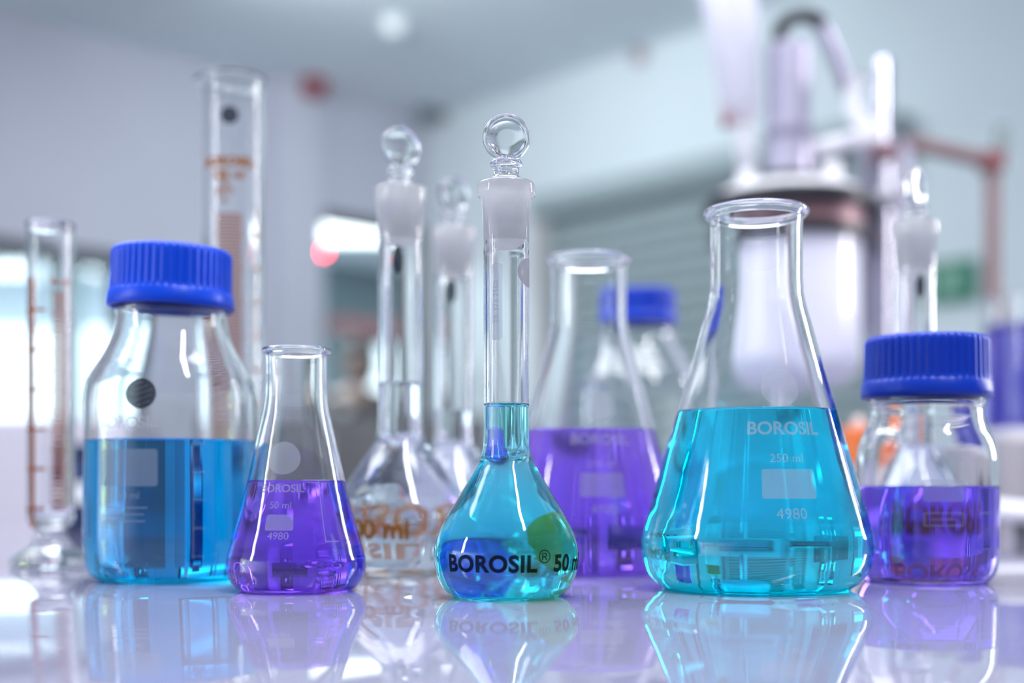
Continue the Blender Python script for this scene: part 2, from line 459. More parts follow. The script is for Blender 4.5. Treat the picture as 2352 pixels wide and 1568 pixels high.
def volumetric(x_px, d, ctrl, z_joint0, z_ring0, z_ring1, r_neck, r_ring, r_jt, r_jb, level, liq, label, disc_r, s, yaw, wall=1.25 * mm, rbase=17 * mm, liq_label=None):
    t = empty('volumetric_flask', ((x_px - 1176) / F * d, d, BENCH), label, 'flask')
    rf0 = smooth_prof(ctrl)
    def rf(z): return rf0(z)
    # one wall from bulb to socket
    prof = [(0, 1.2 * mm), (rbase * 0.5, 0.9 * mm), (rbase * 0.82, 0.3 * mm), (rbase * 0.95, 0.02 * mm)]
    for z in zlist(0.05 * mm, z_joint0): prof.append((rf(z), z))
    prof += [(r_jb * 1.0, z_joint0 + 1.5 * mm), (r_jt, z_ring0 - 0.6 * mm), (r_jt + 0.5 * mm, z_ring0 - 0.2 * mm), (r_ring - 0.7 * mm, z_ring0), (r_ring - 0.15 * mm, z_ring0 + 0.4 * mm), (r_ring, z_ring0 + 1.0 * mm),
             (r_ring, z_ring1 - 1.4 * mm), (r_ring - 0.3 * mm, z_ring1 - 0.8 * mm), (r_ring - 1.4 * mm, z_ring1 - 0.3 * mm), (r_ring - 2.6 * mm, z_ring1)]
    rpt = r_jt - 1.0 * mm; rpb = r_jb - 1.1 * mm
    prof += [(rpt - 0.15 * mm, z_ring1 - 0.6 * mm), (rpb - 0.15 * mm, z_joint0 + 1.5 * mm), (r_neck - wall - 0.1 * mm, z_joint0 - 1.5 * mm)]
    zb = 1.6 * mm
    for z in zlist(z_joint0 - 2 * mm, zb + 2.2 * mm):
        sl = (rf(z + 0.001) - rf(max(z - 0.001, 0))) / 0.002
        prof.append((rf(z) - wall * math.sqrt(1 + min(sl * sl, 4)), z))
    rl = prof[-1][0]
    for k in range(1, 6):
        a = PI / 2 * k / 5
        prof.append((rl - 2.2 * mm + 2.2 * mm * math.cos(a) - 0.6 * mm * k / 5, zb + 2.2 * mm - 2.2 * mm * math.sin(a)))
    prof.append((rl * 0.5, zb + 0.35 * mm)); prof.append((0, zb + 0.5 * mm))
    bm = bmesh.new(); add_lathe(bm, prof, 112)
    finish('glass_body', bm, M_GLASS, t)
    liquid(t, rf, level, wall, zb, liq, meniscus=1.0 * mm, label=liq_label)
    penny_stopper(t, z_ring1 - 0.4 * mm, rpt, rpb, z_joint0 + 2.5 * mm, disc_r, s, yaw)
    return t, rf

def add_rib_cap(parent, z0, z1, r=24.7 * mm, mat=None, tilt=0.0, ribs=48):
    """GL45 style screw cap: ribbed upper wall, plain lower band, open underneath"""
    seg = ribs * 6; H = z1 - z0
    rows = []               # (z, radius, rib depth)
    band = z0 + H * 0.265
    rows += [(z0, r + 0.5 * mm, 0), (z0 + 0.5 * mm, r + 1.0 * mm, 0), (z0 + 2.6 * mm, r + 0.95 * mm, 0), (band - 0.5 * mm, r + 0.55 * mm, 0), (band, r + 0.25 * mm, 0.1 * mm), (band + 0.5 * mm, r + 0.1 * mm, 0.6 * mm)]
    for k in range(1, 9): rows.append((band + 0.5 * mm + (z1 - 2.2 * mm - band - 0.5 * mm) * k / 8, r - 0.35 * mm * k / 8, 0.62 * mm))
    rows += [(z1 - 1.1 * mm, r - 0.8 * mm, 0.45 * mm), (z1 - 0.35 * mm, r - 1.5 * mm, 0.15 * mm), (z1, r - 2.6 * mm, 0), (z1, r * 0.5, 0)]
    bm = bmesh.new(); rings = []
    for z, rr, dep in rows:
        ring = []
        for k in range(seg):
            ph = (k % 6) / 6
            w = 0.5 - 0.5 * math.cos(2 * PI * ph)
            w = w ** 2.2
            ring.append(bm.verts.new(((rr - dep * w) * math.cos(2 * PI * k / seg), (rr - dep * w) * math.sin(2 * PI * k / seg), z)))
        rings.append(ring)
    # inside
    ins = [(z0, r - 1.3 * mm), (z0 + 1.5 * mm, r - 1.7 * mm), (z0 + 8 * mm, r - 1.8 * mm), (z1 - 2 * mm, r - 2.0 * mm), (z1 - 2 * mm, r * 0.5)]
    irings = [[bm.verts.new((rr * math.cos(2 * PI * k / seg), rr * math.sin(2 * PI * k / seg), z)) for k in range(seg)] for z, rr in ins]
    ctop = bm.verts.new((0, 0, z1)); cin = bm.verts.new((0, 0, z1 - 2 * mm))
    for L in (rings, irings):
        for A, B in zip(L, L[1:]):
            for k in range(seg):
                k2 = (k + 1) % seg; bm.faces.new((A[k], A[k2], B[k2], B[k]))
    for k in range(seg):
        k2 = (k + 1) % seg
        bm.faces.new((rings[0][k], irings[0][k], irings[0][k2], rings[0][k2]))
        bm.faces.new((rings[-1][k], rings[-1][k2], ctop)); bm.faces.new((irings[-1][k], cin, irings[-1][k2]))
    if tilt: bmesh.ops.rotate(bm, cent=(0, 0, (z0 + z1) / 2), matrix=Matrix.Rotation(tilt, 3, 'Y'), verts=bm.verts)
    o = finish('cap', bm, mat or M_CAP, parent, auto=50)
    o['label'] = 'ribbed blue plastic screw cap'
    return o

def bottle(x_px, d, ctrl, ztop, rbase, level, mat, label, capz, capmat, name='reagent_bottle', tilt=0.0, liq_label=None, wall=1.9 * mm):
    t = empty(name, ((x_px - 1176) / F * d, d, BENCH), label, 'bottle')
    rf = smooth_prof(ctrl)
    vessel(t, rf, ztop, rbase, wall, 3.0 * mm)
    if mat: liquid(t, rf, level, wall, 3.0 * mm, mat, meniscus=0.8 * mm, label=liq_label)
    add_rib_cap(t, capz[0], capz[1], 24.7 * mm, capmat, tilt)
    return t, rf

# ------------------------------------------------------------------ room shell
CX, CY = -0.45, 6.9
TH = math.radians(43)
AD = Vector((-math.cos(TH), -math.sin(TH), 0)); AN = Vector((-math.sin(TH), math.cos(TH), 0))   # left wall: along, outward
BD = Vector((math.sin(TH), -math.cos(TH), 0)); BN = Vector((math.cos(TH), math.sin(TH), 0))     # right wall
C0 = Vector((CX, CY, 0))
CEIL = 2.897
def obox(bm, D, N, t0, t1, v0, v1, z0, z1):
    vs = [bm.verts.new(C0 + D * t + N * v + Vector((0, 0, z))) for z in (z0, z1) for t, v in ((t0, v0), (t1, v0), (t1, v1), (t0, v1))]
    for f in ((0, 1, 2, 3), (4, 5, 6, 7), (0, 1, 5, 4), (1, 2, 6, 5), (2, 3, 7, 6), (3, 0, 4, 7)): bm.faces.new([vs[i] for i in f])

def struct(name, bm, mat, parent=None):
    o = finish(name, bm, mat, parent, smooth=False)
    if parent is None: o['kind'] = 'structure'
    return o

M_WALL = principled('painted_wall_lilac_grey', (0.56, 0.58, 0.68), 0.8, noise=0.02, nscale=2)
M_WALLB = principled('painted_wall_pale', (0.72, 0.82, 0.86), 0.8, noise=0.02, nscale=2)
M_CEIL = principled('ceiling_tiles', (0.76, 0.85, 0.90), 0.85, noise=0.03, nscale=1.5)
M_FLOOR = principled('vinyl_floor', (0.50, 0.50, 0.56), 0.35, noise=0.05, nscale=6)
M_TEAL = principled('dark_teal_wall', (0.16, 0.235, 0.26), 0.7, noise=0.05, nscale=3)
M_FRAME = principled('dark_window_frame', (0.05, 0.055, 0.06), 0.4, noise=0.05, nscale=10)
M_PALEFR = principled('beige_frame', (0.45, 0.45, 0.47), 0.5, noise=0.04, nscale=10)

bm = bmesh.new()
W = 0.12                     # wall thickness
D0, D1, DZ = 0.03, 0.70, 2.31     # doorway
W0, W1, WZ0, WZ1 = 1.70, 4.4, 0.95, 1.97   # interior window
obox(bm, AD, AN, -W, D0, 0, W, 0, CEIL)
obox(bm, AD, AN, D0, D1, 0, W, DZ, CEIL)
obox(bm, AD, AN, D1, W0, 0, W, 0, CEIL)
obox(bm, AD, AN, W0, W1, 0, W, 0, WZ0)
obox(bm, AD, AN, W0, W1, 0, W, WZ1, CEIL)
obox(bm, AD, AN, W1, 8.5, 0, W, 0, CEIL)
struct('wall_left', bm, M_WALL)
bm = bmesh.new(); obox(bm, AD, AN, 0.72, 0.98, -0.09, -0.001, 0, CEIL - 0.002); struct('trim_1', bm, M_WALL)
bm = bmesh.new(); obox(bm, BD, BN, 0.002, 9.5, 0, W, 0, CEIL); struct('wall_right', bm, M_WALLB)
bm = bmesh.new(); add_box(bm, (0, 4.0, CEIL + 0.05), (22, 24, 0.1)); struct('ceiling', bm, M_CEIL)
bm = bmesh.new(); add_box(bm, (0, 4.0, -0.05), (22, 24, 0.1)); struct('floor', bm, M_FLOOR)
# adjoining room behind the left wall
V2 = 3.9
wins = [(-2.85, -2.30, 1.62, 2.25), (-2.08, -1.86, 1.62, 2.42), (-0.27, 0.10, 1.3, 2.62), (0.22, 1.9, 1.3, 2.62), (1.95, 2.7, 1.3, 2.62)]
bm = bmesh.new(); t = -5.0
for a, b, z0, z1 in wins:
    obox(bm, AD, AN, t, a, V2, V2 + W, 0, CEIL); obox(bm, AD, AN, a, b, V2, V2 + W, 0, z0); obox(bm, AD, AN, a, b, V2, V2 + W, z1, CEIL); t = b
obox(bm, AD, AN, t, 6.0, V2, V2 + W, 0, CEIL)
struct('wall_back', bm, M_TEAL)
bm = bmesh.new(); obox(bm, AD, AN, -5.0 - W, -5.0, 0, V2 + W, 0, CEIL); struct('wall_side', bm, M_TEAL)
bm = bmesh.new(); obox(bm, AD, AN, -5.0, -W - .001, 0, W, 0, CEIL); struct('wall_front', bm, M_TEAL)
M_PANE = thin_glass('window_pane', (0.96, 0.99, 0.99))
for i, (a, b, z0, z1) in enumerate(wins):
    r = bpy.data.objects.new('window_%d' % (i + 2), None); COL.objects.link(r); r['kind'] = 'structure'
    bm = bmesh.new(); e = 0.03
    for q in ((a, a + e, z0, z1), (b - e, b, z0, z1), (a + e, b - e, z0, z0 + e), (a + e, b - e, z1 - e, z1)): obox(bm, AD, AN, q[0], q[1], V2 + 0.02, V2 + 0.08, q[2], q[3])
    finish('window_frame', bm, M_FRAME, r, smooth=False)
    bm = bmesh.new(); obox(bm, AD, AN, a + e, b - e, V2 + 0.045, V2 + 0.055, z0 + e, z1 - e); finish('pane', bm, M_PANE, r, smooth=False)
# interior window in the left wall
r = bpy.data.objects.new('window_1', None); COL.objects.link(r); r['kind'] = 'structure'
bm = bmesh.new(); e = 0.05
for q in ((W0, W0 + e, WZ0, WZ1), (W1 - e, W1, WZ0, WZ1), (W0 + e, W1 - e, WZ0, WZ0 + e), (W0 + e, W1 - e, WZ1 - e * 1.3, WZ1), (2.72, 2.78, WZ0 + e, WZ1 - e * 1.3)): obox(bm, AD, AN, q[0], q[1], -0.01, 0.07, q[2], q[3])
finish('window_frame', bm, M_FRAME, r, smooth=False)
bm = bmesh.new(); obox(bm, AD, AN, W0 + e, W1 - e, 0.03, 0.038, WZ0 + e, WZ1 - e * 1.3); finish('pane', bm, M_PANE, r, smooth=False)
# doorway with a dark frame, glazed leaf and a dull red push bar
r = bpy.data.objects.new('door_1', None); COL.objects.link(r); r['kind'] = 'structure'
bm = bmesh.new(); e = 0.045
for q in ((D0, D0 + e, 0, DZ), (D1 - e * 0.4, D1, 0, DZ), (D0 + e, D1 - e * 0.4, DZ - e, DZ)): obox(bm, AD, AN, q[0], q[1], -0.015, 0.10, q[2], q[3])
finish('door_frame', bm, M_FRAME, r, smooth=False)
bm = bmesh.new(); obox(bm, AD, AN, D0 + e, D1 - e * 0.4, 0.04, 0.05, 0.01, DZ - e); finish('glass_leaf', bm, M_PANE, r, smooth=False)
bm = bmesh.new(); obox(bm, AD, AN, D0 + e + 0.02, D1 - 0.09, -0.02, 0.03, 1.72, 1.80)
M_DULLRED = principled('dull_red_paint', (0.42, 0.22, 0.24), 0.5, noise=0.05, nscale=10)
finish('push_bar', bm, M_DULLRED, r, smooth=False)['label'] = 'dull red bar across the glass'

# roller shutter on the right wall
S0, S1, SZ = 0.88, 2.82, 2.22
bm = bmesh.new(); prof = []
slat = 0.075; n = int(SZ / slat)
M_SHUT = principled('grey_green_shutter', (0.30, 0.38, 0.40), 0.55, noise=0.03, nscale=12)
M_SHUT2 = principled('grey_green_shutter_groove', (0.17, 0.21, 0.22), 0.6, noise=0.03, nscale=12)
rs = empty('roller_shutter', C0 + BD * ((S0 + S1) / 2) - BN * 0.03, 'wide grey-green roller shutter with horizontal slats on the right wall', 'shutter')
inv = Matrix.Translation(-rs.location)
bm = bmesh.new()
zz = 0.01; pts = []
while zz < SZ - 0.02:
    pts += [(zz, 0.035), (zz + 0.008, 0.02), (zz + slat * 0.5, 0.008), (zz + slat - 0.008, 0.02)]; zz += slat
pts = [p for p in pts if p[0] < SZ]
A = [bm.verts.new(C0 + BD * (S0 + 0.06) - BN * (0.06 - v) + Vector((0, 0, z))) for z, v in pts]
B = [bm.verts.new(C0 + BD * (S1 - 0.06) - BN * (0.06 - v) + Vector((0, 0, z))) for z, v in pts]
for i in range(len(A) - 1): bm.faces.new((A[i], B[i], B[i + 1], A[i + 1]))
bmesh.ops.transform(bm, matrix=inv, verts=bm.verts)
finish('slat_curtain', bm, M_SHUT, rs, smooth=False)
bm = bmesh.new(); obox(bm, BD, BN, S0, S0 + 0.09, -0.075, -0.002, 0, SZ); bmesh.ops.transform(bm, matrix=inv, verts=bm.verts); finish('guide_rail', bm, M_PALEFR, rs, smooth=False)
bm = bmesh.new(); obox(bm, BD, BN, S1 - 0.09, S1, -0.075, -0.002, 0, SZ); bmesh.ops.transform(bm, matrix=inv, verts=bm.verts); finish('guide_rail', bm, M_PALEFR, rs, smooth=False)
bm = bmesh.new(); obox(bm, BD, BN, S0, S1, -0.11, -0.002, SZ, SZ + 0.10); bmesh.ops.transform(bm, matrix=inv, verts=bm.verts); finish('head_box', bm, M_SHUT, rs, smooth=False)

# things on the walls and ceiling
def wall_pt(D, N, t, v, z): return C0 + D * t + N * v + Vector((0, 0, z))
M_RED = principled('red_paint', (0.30, 0.006, 0.012), 0.35, noise=0.04, nscale=20)
p = wall_pt(AD, AN, 0.80, -0.091, EYE + (1124 - 200) / F * 6.3)
be = empty('alarm_bell', p, 'round red fire alarm bell high on the left wall pillar', 'alarm bell')
mrot = Matrix.Rotation(math.atan2(-AN.y, -AN.x), 4, 'Z') @ Matrix.Rotation(PI / 2, 4, 'Y')
bm = bmesh.new(); add_lathe(bm, [(0, 0), (0.05, 0), (0.05, 0.03), (0.03, 0.034), (0, 0.035)], 40, mrot); finish('base', bm, M_RED, be)
bm = bmesh.new(); add_lathe(bm, [(0, 0.036), (0.055, 0.036), (0.066, 0.04), (0.062, 0.062), (0.045, 0.078), (0.02, 0.085), (0, 0.086)], 40, mrot); finish('gong', bm, M_RED, be)
M_GREYD = principled('grey_green_plastic', (0.20, 0.25, 0.26), 0.5, noise=0.05, nscale=20)
p = wall_pt(BD, BN, 0.13, -0.001, EYE + (1124 - 268) / F * 6.85)
ca = empty('security_camera', p, 'small dark grey security camera in the far ceiling corner', 'camera')
mr2 = Matrix.Rotation(math.atan2(-BN.y, -BN.x), 4, 'Z') @ Matrix.Rotation(PI / 2, 4, 'Y')
bm = bmesh.new(); add_lathe(bm, [(0, 0), (0.04, 0), (0.04, 0.015), (0.015, 0.02), (0.015, 0.05), (0, 0.05)], 32, mr2); finish('bracket', bm, M_GREYD, ca)
bm = bmesh.new(); add_lathe(bm, [(0, 0.05), (0.045, 0.05), (0.055, 0.06), (0.055, 0.13), (0.045, 0.15), (0, 0.152)], 32, mr2); finish('housing', bm, M_GREYD, ca)
M_OFFW = principled('off_white_plastic', (0.80, 0.86, 0.88), 0.4, noise=0.03, nscale=20)
p = px(905, 50, 5.475); p.z = CEIL
de = empty('smoke_detector', p, 'round white smoke detector on the ceiling', 'smoke detector')
bm = bmesh.new(); add_lathe(bm, [(0, -0.001), (0.06, -0.001), (0.06, -0.02), (0.05, -0.024), (0, -0.025)], 40); finish('base', bm, M_OFFW, de)
bm = bmesh.new(); add_lathe(bm, [(0, -0.025), (0.045, -0.025), (0.042, -0.045), (0.025, -0.055), (0, -0.057)], 40); finish('sensor_dome', bm, M_OFFW, de)
M_PINK = principled('faded_red_plastic', (0.45, 0.30, 0.33), 0.5, noise=0.03, nscale=20)
p = wall_pt(BD, BN, 1.50, -0.002, EYE + (1124 - 131) / F * 5.80)
bm = bmesh.new(); add_lathe(bm, [(0, 0), (0.035, 0), (0.035, 0.02), (0.022, 0.03), (0, 0.034)], 32, mr2)
o = finish('alarm_sounder', bm, M_PINK, None); o.location = p; setp(o, 'small faded red round alarm sounder at the top of the right wall', 'alarm')

# green exit sign on the right wall
tt = 3.02; zs = EYE + (1124 - 637) / F * 4.82
p = wall_pt(BD, BN, 3.015, -0.02, zs - 0.035)
ex = empty('exit_sign', p, 'small green exit sign with a pale running figure', 'sign')
M_GREEN = principled('green_sign', (0.015, 0.22, 0.13), 0.4, noise=0.04, nscale=20)
M_SIGNW = principled('pale_sign_ink', (0.45, 0.68, 0.58), 0.5, noise=0.02, nscale=20)
bm = bmesh.new(); obox(bm, BD, BN, -0.105, 0.075, -0.006, 0.006, -0.075, 0.075)
bmesh.ops.transform(bm, matrix=Matrix.Translation(-C0), verts=bm.verts); finish('board', bm, M_GREEN, ex, smooth=False)
bm = bmesh.new()
def sgn(a, b, c, d_): obox(bm, BD, BN, a, b, -0.009, -0.0061, c, d_)
sgn(-0.055, 0.02, 0.035, 0.045); sgn(-0.055, -0.047, -0.055, 0.045); sgn(0.012, 0.02, -0.055, 0.045)   # doorway outline
sgn(-0.035, -0.015, -0.005, 0.02); sgn(-0.040, -0.03, -0.045, -0.005); sgn(-0.02, -0.005, -0.035, -0.005); sgn(-0.022, -0.008, 0.021, 0.032)
bmesh.ops.transform(bm, matrix=Matrix.Translation(-C0), verts=bm.verts); finish('pictogram', bm, M_SIGNW, ex, smooth=False)['label'] = 'pale running figure in a doorway'

# lights and furniture of the adjoining room
M_LIT = emit_mat('lit_diffuser', (0.92, 1.0, 1.0), 4.0)
def ceil_light(x, y, w, l, rot, label):
    t = empty('ceiling_light', (x, y, CEIL), label, 'ceiling light', rz=rot)
    bm = bmesh.new()
    for q in ((-w / 2, 0, 0.03, l), (w / 2, 0, 0.03, l), (0, -l / 2, w + .03, 0.03), (0, l / 2, w + .03, 0.03)): add_box(bm, (q[0], q[1], -0.02), (q[2], q[3], 0.036))
    finish('light_frame', bm, M_OFFW, t, smooth=False)
    bm = bmesh.new(); add_box(bm, (0, 0, -0.014), (w - 0.03, l - 0.03, 0.01)); finish('diffuser', bm, M_LIT, t, smooth=False)
ceil_light(-1.22, 9.55, 0.62, 1.25, math.radians(0), 'lit white ceiling panel seen through the glass door')
M_REDLED = emit_mat('red_indicator', (1.0, 0.05, 0.08), 55.0)
for (x, y, d, rad, lb) in ((741, 578, 6.36, 0.014, 'glowing red indicator lamp left of the doorway head'), (795, 507, 7.4, 0.012, 'glowing red indicator lamp in front of the lit ceiling panel')):
    p = px(x, y, d)
    t = empty('indicator_lamp', p, lb, 'indicator lamp')
    bm = bmesh.new(); bmesh.ops.create_uvsphere(bm, u_segments=20, v_segments=12, radius=rad); finish('lens', bm, M_REDLED, t)
    bm = bmesh.new(); add_lathe(bm, [(0, 0.004), (rad * 1.2, 0.004), (rad * 1.2, 0.03), (0, 0.03)], 24, Matrix.Rotation(-PI / 2, 4, 'X')); finish('housing', bm, M_BLACK, t)
area('adjoining_room_light', tuple(C0 + AD * 0.3 + AN * 1.9 + Vector((0, 0, 2.8))), tuple(C0 + AD * 0.3 + AN * 1.9), 0.6, 2.4, 180, (0.9, 0.97, 1.0))

# ------------------------------------------------------------------ the bench
m, nt, out = new_mat('glossy_bench_top')
b = nt.nodes.new('ShaderNodeBsdfPrincipled')
b.inputs['Roughness'].default_value = 0.03; b.inputs['IOR'].default_value = 1.5
tc = nt.nodes.new('ShaderNodeTexCoord')
n = nt.nodes.new('ShaderNodeTexNoise'); n.inputs['Scale'].default_value = 3; n.inputs['Detail'].default_value = 3
nt.links.new(tc.outputs['Object'], n.inputs['Vector'])
rp = nt.nodes.new('ShaderNodeValToRGB'); rp.color_ramp.elements[0].color = (0.225, 0.225, 0.32, 1); rp.color_ramp.elements[1].color = (0.255, 0.25, 0.35, 1)
nt.links.new(n.outputs['Fac'], rp.inputs['Fac'])
sc_n = nt.nodes.new('ShaderNodeTexNoise'); sc_n.inputs['Scale'].default_value = 900; sc_n.inputs['Detail'].default_value = 1
nt.links.new(tc.outputs['Object'], sc_n.inputs['Vector'])
sr = nt.nodes.new('ShaderNodeValToRGB'); sr.color_ramp.elements[0].position = 0.72; sr.color_ramp.elements[0].color = (0.03, 0.03, 0.03, 1); sr.color_ramp.elements[1].position = 0.80; sr.color_ramp.elements[1].color = (0.35, 0.35, 0.35, 1)
nt.links.new(sc_n.outputs['Fac'], sr.inputs['Fac'])
nt.links.new(rp.outputs[0], b.inputs['Base Color']); nt.links.new(sr.outputs[0], b.inputs['Roughness'])
nt.links.new(b.outputs[0], out.inputs['Surface'])
M_BENCH = m
be = empty('lab_bench', (0.1, 0.62, 0), 'glossy white laboratory bench carrying all the glassware', 'bench')
bm = bmesh.new(); add_box(bm, (0, 0, BENCH - 0.02), (3.2, 1.78, 0.04)); bevel_all(bm, 0.002); finish('worktop', bm, M_BENCH, be, auto=30)
bm = bmesh.new(); add_box(bm, (0, 0, 0.45), (3.0, 1.6, 0.818)); finish('carcass', bm, M_WHITEP, be, smooth=False)
bm = bmesh.new(); add_box(bm, (0, 0, 0.02), (2.9, 1.5, 0.036)); finish('plinth', bm, M_BLACK, be, smooth=False)

# ------------------------------------------------------------------ glassware at the front
# 50 ml volumetric flask, in focus
V50 = [(z * mm, r * mm) for z, r in [(0, 17.6), (1.2, 20), (3, 21.8), (5.1, 23), (9, 24.5), (14.9, 25.1), (19.4, 24.3), (25.3, 21.9), (33.9, 16.9), (42.5, 11.8), (47.5, 9.1), (52, 8.1), (57, 7.9), (120, 7.9)]]
vf, vrf = volumetric(1163, 0.452, V50, 120.5 * mm, 138 * mm, 143.6 * mm, 7.9 * mm, 10.1 * mm, 8.6 * mm, 7.9 * mm, 65.6 * mm, M_CYAN2,
    'small volumetric flask of bright cyan liquid in sharp focus at front centre', 8.3 * mm, 1.0, 0.0, wall=1.2 * mm, liq_label='bright cyan liquid')
def vtext(body, size, bold, zc, a0, adv):
    """letters placed one after another round the bulb"""
    return
bmT = text_bm('BOROSIL', 7.7 * mm, 0.30 * mm, 1.06)
wrap('printed_brand', bmT, M_DARKINK, vf, vrf, 12.3 * mm, math.radians(-13), cell=0.0012, label='dark brown BOROSIL lettering')
bmT = text_bm('\u00ae', 6.2 * mm, 0.0)
wrap('registered_mark', bmT, M_DARKINK, vf, vrf, 14.6 * mm, math.radians(30.5), cell=0.0012)
bmT = text_bm('50 ml', 7.7 * mm, 0.30 * mm, 1.04)
wrap('printed_volume', bmT, M_DARKINK, vf, vrf, 12.3 * mm, math.radians(60), cell=0.0012, label='dark brown 50 ml lettering')
wrap('round_patch', disc_bm(6.5 * mm, 1.3), ink_mat('amber_patch', (1.0, 0.36, 0.02), 0.92), vf, vrf, 16.5 * mm, math.radians(152), cell=0.0012, label='amber oval patch on the rear of the bulb')
# neck: vertical serial number strip, emblem, and the ring mark
wrap('neck_label', rect_bm(4.0 * mm, 26 * mm, 0.8 * mm), ink_mat('pale_blue_label', (0.72, 0.80, 0.97), 0.45), vf, vrf, 101 * mm, math.radians(-24), label='pale vertical strip on the neck')
wrap('serial_number', text_bm('ER 373 2560', 2.8 * mm, 0), ink_mat('grey_serial', (0.45, 0.52, 0.70), 0.5), vf, vrf, 101 * mm, math.radians(-26), off=0.00012, tilt=PI / 2, label='faint vertical serial number')
wrap('neck_emblem', disc_bm(5.0 * mm, 1.2), M_GREYINK, vf, vrf, 111.5 * mm, math.radians(72), label='grey round emblem on the neck')
wrap('ring_mark', bars_bm([(0, 0, 2 * PI * 7.9 * mm * 0.5, 0.25 * mm)]), M_WHITEINK, vf, vrf, 66.8 * mm, 0)

# 50 ml and 250 ml conical flasks
erlenmeyer(681, 0.480, F50, 86.8 * mm, 19.2 * mm, 1.15 * mm, 39.7 * mm, M_PURP, 'small conical flask half full of purple liquid, beside the blue-liquid bottle', math.radians(-7), 'small', '', 1.1 * mm, 'purple liquid')
erlenmeyer(1737, 0.488, F250, 138.6 * mm, 33 * mm, 1.75 * mm, 65.6 * mm, M_CYAN, 'large conical flask half full of bright cyan liquid', math.radians(7), 'big', '', 1.4 * mm, 'bright cyan liquid')
erlenmeyer(1352, 0.589, F250, 138.6 * mm, 33 * mm, 1.75 * mm, 62.9 * mm, M_PURP2, 'large conical flask of violet liquid behind the small cyan flask', math.radians(6), 'big', '', 1.4 * mm, 'violet liquid')

# blue-capped bottles
BL = [(z * mm, r * mm) for z, r in [(0, 28.8), (1.5, 31.2), (4, 33.2), (8, 34.4), (20, 35.1), (30, 35.0), (60, 34.6), (72, 34.6), (80, 33.6), (85.5, 31.2), (91, 27.9), (96, 25.3), (101, 23.4), (106, 22.3), (109, 22.0), (110.3, 22.3), (112, 22.3), (113, 20.6), (132, 20.4)]]
bt, brf = bottle(394, 0.539, BL, 132 * mm, 28.4 * mm, 56.2 * mm, M_BLUE, 'blue-capped glass bottle filled with deep blue liquid at left', (111.2 * mm, 135.6 * mm), M_CAP, tilt=math.radians(1.6), liq_label='deep blue liquid')
a = math.radians(-15)
wrap('label_patch', rect_bm(25.5 * mm, 14.4 * mm, 1.2 * mm), M_PATCH, bt, brf, 45.5 * mm, a, label='white blank writing patch')
wrap('logo_disc', disc_bm(6.0 * mm), M_SLATE, bt, brf, 74.2 * mm, math.radians(-5), label='round white emblem coloured dark as if backlit')  # white emblem; its backlit shade is put into the dark ink colour
bars = [(0.6 * mm * math.sin(k), (k - 2) * 2.0 * mm, (8.5 - abs(k - 2) * 1.6) * mm, 0.45 * mm) for k in range(5)]
wrap('logo_waves', bars_bm(bars), ink_mat('slate_light', (0.30, 0.33, 0.42), 0.8), bt, brf, 74.2 * mm, math.radians(-5), off=0.00012, tilt=0.35)
wrap('printed_brand', text_bm('BOROSIL', 6.2 * mm, 0.12 * mm), M_WHITEINK, bt, brf, 63 * mm, a)
wrap('printed_volume', text_bm('250 ml', 4.2 * mm, 0), M_WHITEINK, bt, brf, 34.6 * mm, a)
for k, w in enumerate((18, 15, 16)):
    wrap('printed_line', bars_bm([(0, 0, w * mm, 0.5 * mm)]), M_WHITEINK, bt, brf, (30.0 - 2.6 * k) * mm, a)
bars = [(0, 0, 0.35 * mm, 46 * mm)] + [(2.5 * mm, (k * 11 - 22) * mm, 5 * mm, 0.35 * mm) for k in range(5)]
wrap('graduation_scale', bars_bm(bars), M_WHITEINK, bt, brf, 33 * mm, math.radians(28))

BR = [(z * mm, r * mm) for z, r in [(0, 22.6), (1.2, 24.6), (3.9, 26.4), (8, 27.4), (14, 27.9), (40, 27.9), (48, 27.7), (54, 26.9), (58, 25.6), (62, 23.6), (66, 22.2), (69.5, 21.9), (71, 22.8), (74.5, 23.0), (76, 20.6), (94, 20.4)]]
bt, brf = bottle(2128, 0.527, BR, 94 * mm, 22.3 * mm, 37.6 * mm, M_PURP3, 'squat blue-capped bottle half full of violet liquid at right', (73.6 * mm, 98.2 * mm), M_CAP2, liq_label='violet liquid')
a = math.radians(-4)
wrap('label_patch', rect_bm(16.2 * mm, 8.6 * mm, 0.8 * mm), M_PATCH, bt, brf, 36.6 * mm, a, label='white blank writing patch')
w = 0.4 * mm
wrap('printed_box', bars_bm([(0, 2.4 * mm, 15 * mm, w), (0, -2.4 * mm, 15 * mm, w), (-7.4 * mm, 0, w, 5 * mm), (7.4 * mm, 0, w, 5 * mm), (0, 0, 10 * mm, w)]), M_WHITEINK, bt, brf, 25.6 * mm, a)
wrap('graduation_scale', bars_bm([(0, 0, w, 18 * mm), (4 * mm, -9 * mm, 8 * mm, w), (2 * mm, 9 * mm, 4 * mm, w)]), M_WHITEINK, bt, brf, 37 * mm, math.radians(26))

